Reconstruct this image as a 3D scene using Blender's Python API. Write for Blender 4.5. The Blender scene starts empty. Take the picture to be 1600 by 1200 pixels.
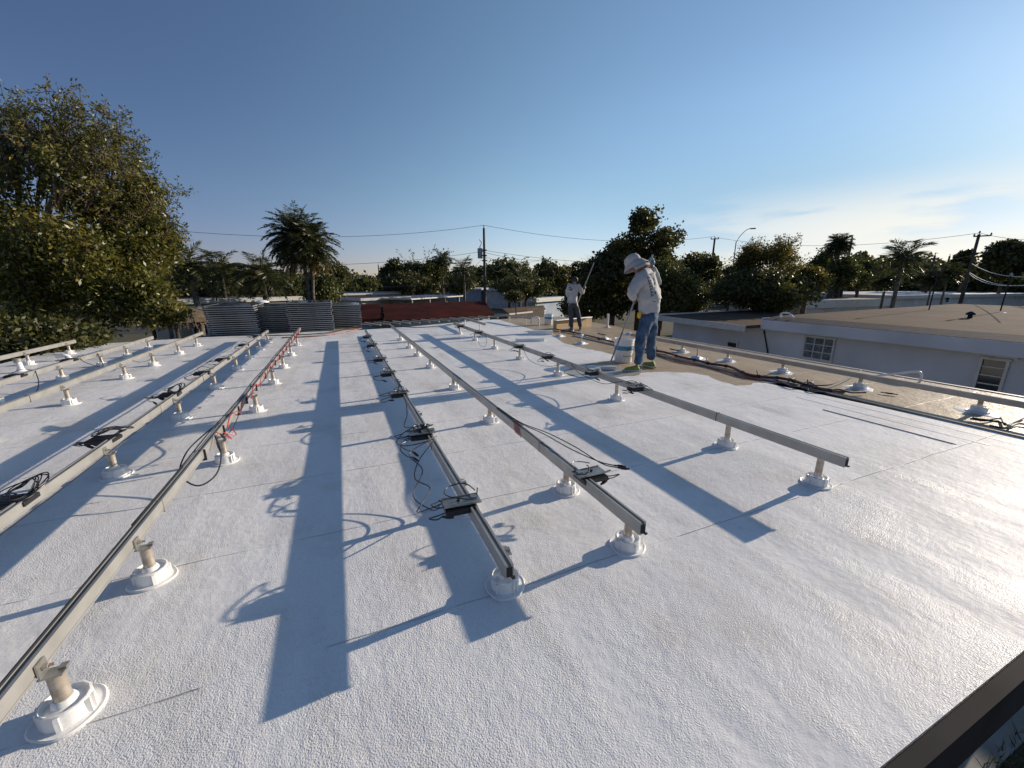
import bpy, bmesh, math, random
import numpy as np
from mathutils import Vector, Matrix

# ---------------------------------------------------------------- camera, world, sun
SC = bpy.context.scene
COL = SC.collection
F_PX, CXP, CYP = 622.0, 800.0, 600.0
PITCH = math.atan(159/622.0); YAW = math.radians(23.1); EYE = 1.35
GROUND = -3.2
cam_d = bpy.data.cameras.new('camera'); cam = bpy.data.objects.new('camera', cam_d); COL.objects.link(cam)
cam_d.sensor_width = 36.0; cam_d.lens = 36.0*F_PX/1600.0; cam_d.clip_end = 3000; cam_d.clip_start = 0.05
cam.location = (0, 0, EYE); cam.rotation_euler = (math.pi/2-PITCH, 0, -YAW)
SC.camera = cam
SC.view_settings.view_transform = 'Standard'; SC.view_settings.look = 'None'
SC.view_settings.exposure = 0.25; SC.view_settings.gamma = 1.0

SUN_EL = math.radians(15.6); SUN_AZ = math.radians(5.5)      # azimuth measured from +X towards +Y
sun_dir = Vector((math.cos(SUN_EL)*math.cos(SUN_AZ), math.cos(SUN_EL)*math.sin(SUN_AZ), math.sin(SUN_EL)))
sd = bpy.data.lights.new('sun', 'SUN'); sun = bpy.data.objects.new('sun', sd); COL.objects.link(sun)
sd.energy = 4.8; sd.angle = math.radians(0.55); sd.color = (1.0, 0.86, 0.70)
sun.rotation_euler = sun_dir.to_track_quat('Z', 'Y').to_euler()
sun.location = (30, 5, 20)

wd = bpy.data.worlds.new('World'); SC.world = wd; wd.use_nodes = True
nt = wd.node_tree; N = nt.nodes; L = nt.links
for n in list(N): N.remove(n)
out = N.new('ShaderNodeOutputWorld'); bg = N.new('ShaderNodeBackground'); L.new(bg.outputs[0], out.inputs[0])
sky = N.new('ShaderNodeTexSky'); sky.sky_type = 'NISHITA'; sky.sun_disc = False
sky.sun_elevation = SUN_EL; sky.sun_rotation = math.pi/2 - SUN_AZ
sky.air_density = 1.0; sky.dust_density = 0.12; sky.ozone_density = 1.6; sky.altitude = 0
bg.inputs[1].default_value = 0.10
# thin bright evening cloud low towards the sun
tc = N.new('ShaderNodeTexCoord'); sep = N.new('ShaderNodeSeparateXYZ'); L.new(tc.outputs['Generated'], sep.inputs[0])
def mth(op, a, b=None, c=None):
    m = N.new('ShaderNodeMath'); m.operation = op
    for i, v in enumerate((a, b, c)):
        if v is None: continue
        if isinstance(v, (int, float)): m.inputs[i].default_value = v
        else: L.new(v, m.inputs[i])
    return m.outputs[0]
def mrange(v, a, b, c, d, smooth=True):
    m = N.new('ShaderNodeMapRange'); m.interpolation_type = 'SMOOTHSTEP' if smooth else 'LINEAR'
    L.new(v, m.inputs[0])
    for i, x in enumerate((a, b, c, d)): m.inputs[i+1].default_value = x
    return m.outputs[0]
mp = N.new('ShaderNodeMapping'); L.new(tc.outputs['Generated'], mp.inputs[0]); mp.inputs['Scale'].default_value = (3.0, 3.0, 17.0)
nz = N.new('ShaderNodeTexNoise'); nz.inputs['Scale'].default_value = 1.3; nz.inputs['Detail'].default_value = 7; nz.inputs['Roughness'].default_value = 0.55
L.new(mp.outputs[0], nz.inputs[0])
cm = mrange(nz.outputs[0], 0.40, 0.58, 0, 1)
el1 = mrange(sep.outputs[2], 0.0, 0.05, 0.35, 1); el2 = mrange(sep.outputs[2], 0.09, 0.20, 1, 0)
azf = mrange(sep.outputs[0], 0.62, 0.93, 0, 1)
msk = mth('MULTIPLY', mth('MULTIPLY', cm, el1), mth('MULTIPLY', el2, azf))
mx = N.new('ShaderNodeMix'); mx.data_type = 'RGBA'
L.new(mth('MULTIPLY', msk, 0.95), mx.inputs['Factor'])
def vm(op, a, b):
    m = N.new('ShaderNodeVectorMath'); m.operation = op
    for i, v in enumerate((a, b)):
        if isinstance(v, tuple): m.inputs[i].default_value = v
        else: L.new(v, m.inputs[i])
    return m.outputs['Value'] if op == 'DOT_PRODUCT' else m.outputs[0]
dot = vm('DOT_PRODUCT', tc.outputs['Generated'], tuple(sun_dir))
gain = mth('MULTIPLY', mrange(dot, -.35, .75, .52, 1.12), mth('SUBTRACT', 1.0, mth('MULTIPLY', mrange(dot, .45, .95, 0, .34), mrange(sep.outputs[2], .1, .35, 1, 0))))
bluer = mrange(dot, -.4, .6, .32, 0)
comb = N.new('ShaderNodeCombineXYZ')
lowb = mrange(sep.outputs[2], .0, .22, 1, 0)
for i_, (a_, b_) in enumerate(((.97, -.02), (1.04, -.13), (1.08, .14))):
    q_ = mth('MULTIPLY_ADD', lowb, b_, a_)
    if i_ == 2: q_ = mth('ADD', q_, bluer)
    L.new(mth('MULTIPLY', gain, q_), comb.inputs[i_])
skyc = vm('MULTIPLY', sky.outputs[0], comb.outputs[0])
L.new(skyc, mx.inputs[6]); mx.inputs[7].default_value = (7.9, 7.9, 7.4, 1)
L.new(mx.outputs[2], bg.inputs[0])

# ---------------------------------------------------------------- pixel <-> place helpers
FW = np.array([math.sin(YAW)*math.cos(PITCH), math.cos(YAW)*math.cos(PITCH), -math.sin(PITCH)])
RT = np.array([math.cos(YAW), -math.sin(YAW), 0.0]); UPV = np.cross(RT, FW)
CAM = np.array([0, 0, EYE])
def ray(x, y): return RT*(x-CXP)/F_PX + UPV*(CYP-y)/F_PX + FW
def at(x, y, z=0.0):
    d = ray(x, y); return Vector(CAM + d*((z-EYE)/d[2]))
def W(x, y, D):
    d = ray(x, y); return Vector(CAM + d*(D/math.hypot(d[0], d[1])))
def onplane(x, y, P, dr):           # vertical plane through P along horizontal dr
    n = np.array([-dr[1], dr[0], 0.0]); d = ray(x, y)
    t = (n@(np.array([P[0], P[1], 0])-CAM*np.array([1, 1, 0])))/(n@d); return Vector(CAM+d*t)

# ---------------------------------------------------------------- mesh helpers
class MB:
    def __init__(s): s.v = []; s.f = []
    def add(s, vs, fs):
        o = len(s.v); s.v += [tuple(p) for p in vs]; s.f += [tuple(i+o for i in f) for f in fs]; return s
    def box(s, c, size, M=None):
        x, y, z = [q/2 for q in size]
        vs = [Vector((a*x, b*y, d*z)) for a in (-1, 1) for b in (-1, 1) for d in (-1, 1)]
        if M is not None: vs = [M @ p for p in vs]
        vs = [p+Vector(c) for p in vs]
        return s.add(vs, [(0, 1, 3, 2), (4, 6, 7, 5), (0, 4, 5, 1), (2, 3, 7, 6), (0, 2, 6, 4), (1, 5, 7, 3)])
    def bar(s, a, b, w, h):
        a = Vector(a); b = Vector(b); d = (b-a); l = d.length; d.normalize()
        up = Vector((0, 0, 1)) if abs(d.z) < .95 else Vector((1, 0, 0))
        x = d.cross(up).normalized(); z = x.cross(d)
        M = Matrix((x, d, z)).transposed()
        return s.box((a+b)/2, (w, l, h), M)
    def tube(s, pts, r, n=8, caps=True, flat=1.0):
        pts = [Vector(p) for p in pts]; m = len(pts)
        rs = r if isinstance(r, (list, tuple)) else [r]*m
        o = len(s.v); px = None
        for i, p in enumerate(pts):
            d = (pts[min(i+1, m-1)]-pts[max(i-1, 0)])
            d = d.normalized() if d.length > 1e-9 else Vector((0, 0, 1))
            if px is None:
                ref = Vector((0, 0, 1)) if abs(d.z) < .9 else Vector((1, 0, 0)); px = d.cross(ref).normalized()
            else:
                px = px - d*px.dot(d); px = px.normalized() if px.length > 1e-6 else d.orthogonal().normalized()
            py = d.cross(px)
            for k in range(n):
                a = 2*math.pi*k/n; s.v.append(tuple(p+px*math.cos(a)*rs[i]+py*math.sin(a)*rs[i]*flat))
        for i in range(m-1):
            for k in range(n):
                a = o+i*n+k; b = o+i*n+(k+1) % n; s.f.append((a, b, b+n, a+n))
        if caps:
            s.f.append(tuple(o+k for k in reversed(range(n)))); s.f.append(tuple(o+(m-1)*n+k for k in range(n)))
        return s
    def lathe(s, prof, n=24, c=(0, 0, 0), M=None, sx=1, sy=1, cap=True, wob=0):
        o = len(s.v); c = Vector(c)
        for r, z in prof:
            for k in range(n):
                a = 2*math.pi*k/n; w = 1+(wob*math.sin(3*a+1.3)+wob*.6*math.sin(5*a) if wob else 0)
                p = Vector((math.cos(a)*r*sx*w, math.sin(a)*r*sy*w, z))
                if M is not None: p = M @ p
                s.v.append(tuple(p+c))
        for i in range(len(prof)-1):
            for k in range(n):
                a = o+i*n+k; b = o+i*n+(k+1) % n; s.f.append((a, b, b+n, a+n))
        if cap:
            s.f.append(tuple(o+k for k in reversed(range(n)))); s.f.append(tuple(o+(len(prof)-1)*n+k for k in range(n)))
        return s
    def prism(s, poly, z0, z1):
        n = len(poly); vs = [(p[0], p[1], z0) for p in poly]+[(p[0], p[1], z1) for p in poly]
        fs = [tuple(reversed(range(n))), tuple(range(n, 2*n))]+[(i, (i+1) % n, (i+1) % n+n, i+n) for i in range(n)]
        return s.add(vs, fs)
    def slab(s, quad, t):               # 4 points, thickness t downward
        q = [Vector(p) for p in quad]; lo = [p-Vector((0, 0, t)) for p in q]
        return s.add(q+lo, [(0, 1, 2, 3), (7, 6, 5, 4), (0, 4, 5, 1), (1, 5, 6, 2), (2, 6, 7, 3), (3, 7, 4, 0)])
    def build(s, name, mat, parent=None, origin=(0, 0, 0), smooth=False, bevel=0, loc=None):
        o = Vector(origin)
        me = bpy.data.meshes.new(name); me.from_pydata([(a-o.x, b-o.y, c-o.z) for a, b, c in s.v], [], s.f)
        bm = bmesh.new(); bm.from_mesh(me); bmesh.ops.recalc_face_normals(bm, faces=bm.faces)
        if smooth:
            for f in bm.faces: f.smooth = True
            for e in bm.edges:
                if len(e.link_faces) == 2 and e.calc_face_angle(0) > math.radians(38): e.smooth = False
        bm.to_mesh(me); bm.free(); me.materials.append(mat)
        ob = bpy.data.objects.new(name, me); COL.objects.link(ob)
        if parent is not None: ob.parent = parent
        else: ob.location = o
        if loc is not None: ob.location = loc
        if bevel:
            b = ob.modifiers.new('bevel', 'BEVEL'); b.width = bevel; b.segments = 2; b.limit_method = 'ANGLE'
        return ob

def tag(o, label=None, cat=None, group=None, kind=None):
    if label: o['label'] = label
    if cat: o['category'] = cat
    if group: o['group'] = group
    if kind: o['kind'] = kind
    return o
def thing(name, label, cat, loc=(0, 0, 0), rz=0.0, group=None):
    o = bpy.data.objects.new(name, None); COL.objects.link(o); o.location = loc; o.rotation_euler = (0, 0, rz)
    o.empty_display_size = .1
    return tag(o, label, cat, group)
def copy_tree(o, parent=None):
    c = o.copy(); COL.objects.link(c)
    if parent is not None: c.parent = parent
    for ch in list(KIDS(o)): copy_tree(ch, c)
    return c
def KIDS(o): return [x for x in bpy.data.objects if x.parent == o]
def spline(pts, k=6):
    P = [Vector(p) for p in pts]; Q = [P[0]*2-P[1]]+P+[P[-1]*2-P[-2]]; r = []
    for i in range(1, len(Q)-2):
        for j in range(k):
            t = j/k; a, b, c, d = Q[i-1], Q[i], Q[i+1], Q[i+2]
            r.append(.5*((2*b)+(-a+c)*t+(2*a-5*b+4*c-d)*t*t+(-a+3*b-3*c+d)*t*t*t))
    r.append(P[-1]); return r

# ---------------------------------------------------------------- materials
def M(name, col, rough=.6, metal=0.0, var=.12, vs=4.0, bump=0.0, bs=60.0, bd=.004, col2=None, spec=.5, detail=5):
    m = bpy.data.materials.new(name); m.use_nodes = True; t = m.node_tree; b = t.nodes['Principled BSDF']
    b.inputs['Roughness'].default_value = rough; b.inputs['Metallic'].default_value = metal
    b.inputs['Specular IOR Level'].default_value = spec
    tc = t.nodes.new('ShaderNodeTexCoord')
    nz = t.nodes.new('ShaderNodeTexNoise'); nz.inputs['Scale'].default_value = vs; nz.inputs['Detail'].default_value = detail
    t.links.new(tc.outputs['Object'], nz.inputs[0])
    rp = t.nodes.new('ShaderNodeValToRGB'); c2 = col2 or tuple(c*(1-var*2) for c in col)
    rp.color_ramp.elements[0].position = .3; rp.color_ramp.elements[1].position = .68
    rp.color_ramp.elements[0].color = (*c2, 1); rp.color_ramp.elements[1].color = (*[min(1, c*(1+var*.5)) for c in col], 1)
    t.links.new(nz.outputs[0], rp.inputs[0]); t.links.new(rp.outputs[0], b.inputs['Base Color'])
    if bump:
        n2 = t.nodes.new('ShaderNodeTexNoise'); n2.inputs['Scale'].default_value = bs; n2.inputs['Detail'].default_value = 3
        t.links.new(tc.outputs['Object'], n2.inputs[0])
        bp = t.nodes.new('ShaderNodeBump'); bp.inputs['Strength'].default_value = bump; bp.inputs['Distance'].default_value = bd
        t.links.new(n2.outputs[0], bp.inputs['Height']); t.links.new(bp.outputs[0], b.inputs['Normal'])
    return m
def leafmat(name, c1, c2, c3=None, trans=.35, rough=.5, islands=True):
    m = bpy.data.materials.new(name); m.use_nodes = True; t = m.node_tree
    b = t.nodes['Principled BSDF']; o = t.nodes['Material Output']
    g = t.nodes.new('ShaderNodeNewGeometry'); rp = t.nodes.new('ShaderNodeValToRGB')
    rp.color_ramp.elements[0].color = (*c1, 1); rp.color_ramp.elements[1].color = (*c2, 1)
    if c3:
        rp.color_ramp.elements[1].position = .82; e = rp.color_ramp.elements.new(1.0); e.color = (*c3, 1)
    nz = t.nodes.new('ShaderNodeTexNoise'); nz.inputs['Scale'].default_value = .9; nz.inputs['Detail'].default_value = 2
    tc = t.nodes.new('ShaderNodeTexCoord'); t.links.new(tc.outputs['Object'], nz.inputs[0])
    mm = t.nodes.new('ShaderNodeMath'); mm.operation = 'MULTIPLY_ADD'; mm.inputs[1].default_value = .6; mm.inputs[2].default_value = -.36
    t.links.new(nz.outputs[0], mm.inputs[0])
    ad = t.nodes.new('ShaderNodeMath'); ad.operation = 'ADD'; ad.use_clamp = True
    t.links.new(g.outputs['Random Per Island'], ad.inputs[0]); t.links.new(mm.outputs[0], ad.inputs[1])
    t.links.new(ad.outputs[0], rp.inputs[0])
    t.links.new(rp.outputs[0], b.inputs['Base Color']); b.inputs['Roughness'].default_value = rough
    tr = t.nodes.new('ShaderNodeBsdfTranslucent'); t.links.new(rp.outputs[0], tr.inputs[0])
    ms = t.nodes.new('ShaderNodeMixShader'); ms.inputs[0].default_value = trans
    t.links.new(b.outputs[0], ms.inputs[1]); t.links.new(tr.outputs[0], ms.inputs[2]); t.links.new(ms.outputs[0], o.inputs[0])
    return m

def roof_mat(name, base, dirt, rough_lo, rough_hi, seams, bump_lo, bump_hi, scale=85, bd=.006, spec=.15):
    m = bpy.data.materials.new(name); m.use_nodes = True; t = m.node_tree; b = t.nodes['Principled BSDF']; n = t.nodes; l = t.links; b.inputs['Specular IOR Level'].default_value = spec
    tc = n.new('ShaderNodeTexCoord'); sp = n.new('ShaderNodeSeparateXYZ'); l.new(tc.outputs['Object'], sp.inputs[0])
    def noise(s, d=4, vec=None, r=.5):
        q = n.new('ShaderNodeTexNoise'); q.inputs['Scale'].default_value = s; q.inputs['Detail'].default_value = d; q.inputs['Roughness'].default_value = r
        l.new(vec or tc.outputs['Object'], q.inputs[0]); return q.outputs[0]
    def mt(op, a, c=None, d=None, clamp=False):
        q = n.new('ShaderNodeMath'); q.operation = op; q.use_clamp = clamp
        for i, v in enumerate((a, c, d)):
            if v is None: continue
            if isinstance(v, (int, float)): q.inputs[i].default_value = v
            else: l.new(v, q.inputs[i])
        return q.outputs[0]
    def mr(v, a, c, d, e):
        q = n.new('ShaderNodeMapRange'); q.interpolation_type = 'SMOOTHSTEP'; l.new(v, q.inputs[0])
        for i, x in enumerate((a, c, d, e)): q.inputs[i+1].default_value = x
        return q.outputs[0]
    # big soft patches where the coat lies thick (smooth) or thin (stippled)
    big = noise(.8, 3); rollmap = n.new('ShaderNodeMapping'); rollmap.inputs['Scale'].default_value = (3.2, .55, 1); rollmap.inputs['Rotation'].default_value = (0, 0, .25)
    l.new(tc.outputs['Object'], rollmap.inputs[0]); roll = noise(1.3, 4, rollmap.outputs[0])
    mixp = mt('ADD', mt('MULTIPLY', big, .6), mt('MULTIPLY', roll, .4))
    east = mr(sp.outputs[0], 2.2, 4.6, 0.0, .17)                         # fresher, smoother coat on that side
    patch = mr(mt('SUBTRACT', mixp, east), .36, .56, 0, 1)
    fine = noise(scale, 2.5, None, .55); mid = noise(scale*.3, 2)
    h = mt('ADD', mt('MULTIPLY', fine, 1.0), mt('MULTIPLY', mid, .35))
    h = mt('MULTIPLY', h, mt('MULTIPLY_ADD', patch, bump_hi-bump_lo, bump_lo))
    h = mt('ADD', h, mt('MULTIPLY', noise(5.5, 3), 1.5)); h = mt('ADD', h, mt('MULTIPLY', noise(26, 2), .5))
    col = n.new('ShaderNodeMix'); col.data_type = 'RGBA'; col.inputs[6].default_value = (*base, 1); col.inputs[7].default_value = (*dirt, 1)
    dn = mt('ADD', mr(noise(1.7, 6, None, .65), .46, .72, 0, .6), mr(roll, .52, .75, 0, .4))
    fac = mt('ADD', dn, mt('MULTIPLY', mr(noise(scale*.5, 2), .5, .72, 0, .25), 1.0))
    if seams:
        wav = mt('MULTIPLY', mt('SUBTRACT', noise(2.2, 4), .5), .035)
        y = mt('ADD', sp.outputs[1], wav)
        fr = mt('FRACT', mt('ADD', mt('DIVIDE', mt('SUBTRACT', y, 1.395), .775), 100.5))
        dist = mt('MULTIPLY', mt('ABSOLUTE', mt('SUBTRACT', fr, .5)), .775)     # metres from the seam
        brk = mr(noise(3.3, 3), .40, .52, 0, 1)
        line = mt('MULTIPLY', mt('MULTIPLY', mr(dist, .0010, .0045, 1, 0), brk), mt('GREATER_THAN', sp.outputs[1], 1.1))
        lap = mt('MULTIPLY', mr(mt('SUBTRACT', fr, .5), -.002, .010, 0, 1), mt('GREATER_THAN', sp.outputs[1], 1.1))
        h = mt('SUBTRACT', h, mt('MULTIPLY', line, 1.1))
        h = mt('ADD', h, mt('MULTIPLY', lap, .35))
        fac = mt('ADD', fac, mt('MULTIPLY', line, .55))
    l.new(mt('MINIMUM', fac, 1.0), col.inputs['Factor']); l.new(col.outputs[2], b.inputs['Base Color'])
    l.new(mt('MULTIPLY_ADD', patch, rough_hi-rough_lo, rough_lo), b.inputs['Roughness'])
    bp = n.new('ShaderNodeBump'); bp.inputs['Strength'].default_value = 1.0; bp.inputs['Distance'].default_value = bd
    l.new(h, bp.inputs['Height']); l.new(bp.outputs[0], b.inputs['Normal'])
    return m

m_white = roof_mat('white_roof_coating', (.82, .81, .79), (.62, .585, .535), .62, .36, True, .16, .85, 175, .0043, .12)
m_tan = roof_mat('tan_roof_sheet', (.45, .33, .19), (.23, .165, .10), .45, .5, True, .35, 1.1, 90, .006, .22)
m_wpaint = M('white_paint', (.82, .81, .78), .38, var=.05, vs=9, bump=.4, bs=70, bd=.003)
m_wetc = M('wet_coating', (.36, .32, .26), .22, var=.2, vs=3, bump=.3, bs=50, col2=(.5, .48, .45))
m_alu = M('aluminium', (.41, .405, .38), .4, .4, var=.07, vs=7, col2=(.33, .32, .295), detail=8, bump=.05, bs=120)
m_alu2 = M('aluminium_dull', (.50, .47, .42), .5, .6, var=.2, vs=14, col2=(.28, .24, .19))
m_pipe = M('galvanised_pipe', (.56, .50, .42), .45, .55, var=.2, vs=25, col2=(.33, .27, .2), bump=.15, bs=80)
m_black = M('black_plastic', (.016, .016, .018), .38, var=.2, vs=20)
m_slot = M('dark_parts_hollow_shade', (.02, .02, .02), .8)
m_plate = M('steel_plate', (.42, .41, .38), .42, .8, var=.15, vs=30)
m_red = M('red_cable', (.55, .05, .05), .45, var=.15, vs=20)
m_darkred = M('dark_red_cable', (.16, .035, .03), .5, var=.3, vs=12)
m_pinkhose = M('pink_cable', (.42, .17, .13), .5, var=.3, vs=10)
m_stucco = M('grey_stucco', (.56, .59, .63), .9, spec=.2, var=.10, vs=.7, bump=.3, bs=30, col2=(.46, .48, .50), detail=9)
m_stucco_w = M('white_stucco', (.60, .60, .58), .8, var=.12, vs=1.2, bump=.3, bs=30)
m_beige = M('beige_stucco', (.42, .38, .30), .8, var=.15, vs=1.0, bump=.3, bs=30)
m_blueh = M('pale_blue_stucco', (.36, .44, .52), .8, var=.12, vs=.8)
m_brownroof = M('brown_gravel_roof', (.115, .075, .05), .95, spec=.08, var=.35, vs=.7, bump=.7, bs=25, bd=.02, col2=(.075, .06, .05))
m_tarroof = M('dark_tar_edge', (.05, .05, .065), .9, spec=.15, var=.3, vs=3, bump=.5, bs=30)
m_greyroof = M('grey_flat_roof', (.24, .23, .22), .75, var=.25, vs=.6, bump=.3, bs=12, bd=.02)
m_whiteroof = M('white_flat_roof', (.62, .61, .59), .6, var=.15, vs=.5)
m_redroof = M('red_brown_roof', (.06, .013, .009), .9, spec=.05, var=.2, vs=.9, col2=(.028, .008, .007), bump=.3, bs=10, bd=.01)
m_metalroof = M('corrugated_metal', (.42, .43, .44), .4, .4, var=.2, vs=1.0)
m_thatch = M('thatch', (.17, .12, .075), .9, var=.4, vs=9, bump=1, bs=40, bd=.03, col2=(.06, .045, .03))
m_wood = M('weathered_wood', (.10, .075, .055), .85, var=.3, vs=6, bump=.5, bs=40)
m_polewood = M('pole_wood', (.085, .07, .055), .85, var=.3, vs=3, bump=.5, bs=30)
m_bark = M('bark', (.13, .095, .065), .9, var=.35, vs=8, bump=.8, bs=30, bd=.01, col2=(.05, .038, .028))
m_palmbark = M('palm_bark', (.15, .13, .105), .9, var=.4, vs=7, bump=.9, bs=16, bd=.02, col2=(.05, .042, .034))
m_grass = M('lawn', (.060, .065, .028), .95, var=.45, vs=1.2, bump=.8, bs=12, bd=.05, col2=(.095, .075, .045), detail=9)
m_asph = M('asphalt', (.055, .055, .057), .85, var=.25, vs=1.5, bump=.3, bs=60)
m_conc = M('concrete', (.34, .33, .31), .85, var=.2, vs=2, bump=.3, bs=40)
m_glass = M('window_glass', (.03, .04, .05), .08, var=.3, vs=3)
m_curtain = M('blind_glass', (.16, .19, .21), .12, var=.25, vs=6)
m_frame = M('window_frame', (.55, .55, .52), .5, var=.08)
m_cell = M('solar_cells', (.010, .013, .022), .15, var=.3, vs=8)
m_panelf = M('panel_frame', (.30, .30, .30), .5, .3, var=.15, vs=3)
m_transf = M('transformer_grey', (.30, .33, .34), .5, .2)
m_wire = M('wire', (.03, .03, .03), .5)
m_wire_sunlit = M('sunlit_wire', (.35, .33, .30), .35, .8)  # lighter wire colour, stands in for sunlight catching the cables
m_carw = M('car_white', (.7, .7, .7), .25); m_cars = M('car_silver', (.32, .34, .36), .3, .5); m_card = M('car_dark', (.03, .035, .05), .25)
m_tyre = M('tyre', (.02, .02, .02), .8); m_carglass = M('car_glass', (.02, .025, .03), .06); m_rim = M('rim', (.4, .4, .4), .35, .7)
m_lime = M('green_blades', (.10, .14, .03), .7)
lf_big = leafmat('olive_leaves', (.044, .054, .013), (.20, .19, .034), (.33, .20, .05), .38, .38)
lf_dark = leafmat('dark_leaves', (.030, .036, .012), (.11, .11, .025), (.17, .13, .035), .4)
lf_mid = leafmat('mid_leaves', (.035, .048, .014), (.13, .14, .030), (.20, .15, .04), .35)
lf_bush = leafmat('yellow_green_leaves', (.050, .056, .014), (.22, .18, .026), (.28, .19, .04), .45)
lf_palm = leafmat('palm_fronds', (.030, .040, .014), (.095, .10, .03), None, .4, .4)
lf_palmy = leafmat('dry_palm_fronds', (.10, .075, .02), (.20, .13, .03), None, .3)

# ---------------------------------------------------------------- the ground
g = MB(); g.add([(-700, -400, GROUND), (1500, -400, GROUND), (1500, 1500, GROUND), (-700, 1500, GROUND)], [(0, 1, 2, 3)])
tag(g.build('ground', m_grass), kind='structure')
g = MB(); g.add([(-8, .74, GROUND+.06), (12, .74, GROUND+.06), (12, 1.2, GROUND+.06), (-8, 1.2, GROUND+.06), (-8, .74, GROUND-.1), (12, .74, GROUND-.1)], [(0, 1, 2, 3), (4, 5, 1, 0)])
tag(g.build('path', m_conc), kind='structure')
g = MB(); g.add([(9.2, 8, GROUND+.008), (12.6, 8, GROUND+.008), (17.5, 48, GROUND+.008), (14, 48, GROUND+.008)], [(0, 1, 2, 3)])
tag(g.build('driveway', m_conc), kind='structure')
g = MB()
for a, b, w in (((-60, 47), (40, 56), 4.0), ((60, -40), (75, 120), 4.5)):
    a = Vector((*a, GROUND+.012)); b = Vector((*b, GROUND+.012)); n_ = (b-a).cross(Vector((0, 0, 1))).normalized()*w
    g.add([a-n_, b-n_, b+n_, a+n_], [(0, 1, 2, 3)])
tag(g.build('road', m_asph), kind='structure')

# ---------------------------------------------------------------- the house whose roof is being coated
HOUSE = thing('flat_roof_house', 'house under the camera with a wide white coated flat roof and tan unpainted strip', 'house')
outline = [(-5.4, .35), (7.5, .35), (7.5, 7.9), (8.0, 10.5), (8.2, 14.3), (5.3, 14.1), (1.95, 12.75), (.44, 12.45), (.35, 14.4), (-3.3, 14.4), (-3.3, 12.35), (-4.6, 12.0), (-5.45, 11.8)]
d_ = MB(); d_.prism(outline, -.10, 0.0); d_.build('tan_roof_sheet', m_tan, HOUSE)
# white coat: a 4 mm skin with a ragged rolled edge
def ragged(pts, amp, step, seed):
    r = random.Random(seed); o = []
    for a, b in zip(pts[:-1], pts[1:]):
        a = Vector(a); b = Vector(b); n_ = max(1, int((b-a).length/step)); pn = Vector((-(b-a).y, (b-a).x)).normalized()
        for i in range(n_): o.append(a.lerp(b, i/n_)+pn*r.uniform(-amp, amp))
    o.append(Vector(pts[-1])); return [tuple(p) for p in o]
P2 = lambda x, y: tuple(at(x, y).xy)
edge_straight = [(5.47, .352), (5.47, 2.3), (5.44, 3.3), (5.30, 3.62)]
edge_rough = [P2(1212, 598), P2(1180, 600), P2(1150, 603), P2(1128, 597), P2(1105, 588), P2(1075, 582), P2(1040, 581), P2(990, 585), P2(955, 590), P2(905, 590), P2(880, 583), P2(895, 575), P2(935, 566), P2(962, 563), P2(985, 562), P2(955, 553), P2(915, 545), P2(880, 536)]
white = [(-5.38, .352)]+ragged(edge_straight[:1]+edge_straight[1:], .006, .12, 1)+ragged(edge_rough, .045, .09, 2)+[(5.05, 9.2), (5.4, 13.9), (5.25, 14.05), (1.95, 12.7), (.44, 12.4), (.3, 12.5), (-3.25, 12.45), (-3.28, 12.3), (-4.6, 11.96), (-5.40, 11.76)]
me = MB(); n_ = len(white); me.add([(x, y, .005) for x, y in white]+[(x, y, -.002) for x, y in white], [tuple(range(n_))]+[(i, (i+1) % n_, (i+1) % n_+n_, i+n_) for i in range(n_)])
me.build('white_coating', m_white, HOUSE)
# wet half-rolled film beside the worker, lap strips, flashing lip
wet = ragged([P2(880, 583), P2(905, 591), P2(955, 591), P2(1000, 586), P2(990, 577), P2(955, 571), P2(915, 572), P2(880, 583)], .03, .1, 5)[:-1]
me = MB(); me.add([(x, y, .0092) for x, y in wet], [tuple(range(len(wet)))]); me.build('wet_coating_film', m_wetc, HOUSE)
lip = MB(); lip.box((5.50, 4.6, .010), (.05, 8.5, .022)); lip.build('edge_strip', M('lip_metal', (.42, .34, .25), .5, .2, var=.2), HOUSE)
st = MB()
st.box((4.745, 1.95, .0075), (.02, 1.05, .006)); st.box((4.98, 2.1, .0058), (.03, 1.6, .0022)); st.box((5.22, 2.2, .0056), (.02, 2.2, .0018))
st.build('lap_strip', m_wpaint, HOUSE)
ln = MB(); ln.box((4.730, 1.95, .0112), (.005, 1.02, .0015)); ln.build('open_joint', m_slot, HOUSE)
fa = MB()
fa.box((1.05, .325, -.093), (12.9, .045, .19)); fa.box((7.525, 4.1, -.1), (.045, 7.6, .19)); fa.box((-5.43, 6.1, -.1), (.05, 11.5, .2))
fa.build('fascia', M('brown_fascia', (.042, .038, .038), .85, spec=.1, var=.2), HOUSE)
fe = MB(); fe.box((7.505, 4.1, .001), (.05, 7.5, .02)); fe.build('drip_edge', M('drip_edge_metal', (.50, .47, .43), .5, .3), HOUSE)
wl = MB(); wl.prism([(-5.0, 1.05), (7.1, 1.05), (7.1, 12.6), (4.0, 12.1), (-4.9, 11.5)], GROUND, -.1); wl.build('wall', m_stucco_w, HOUSE)
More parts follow.
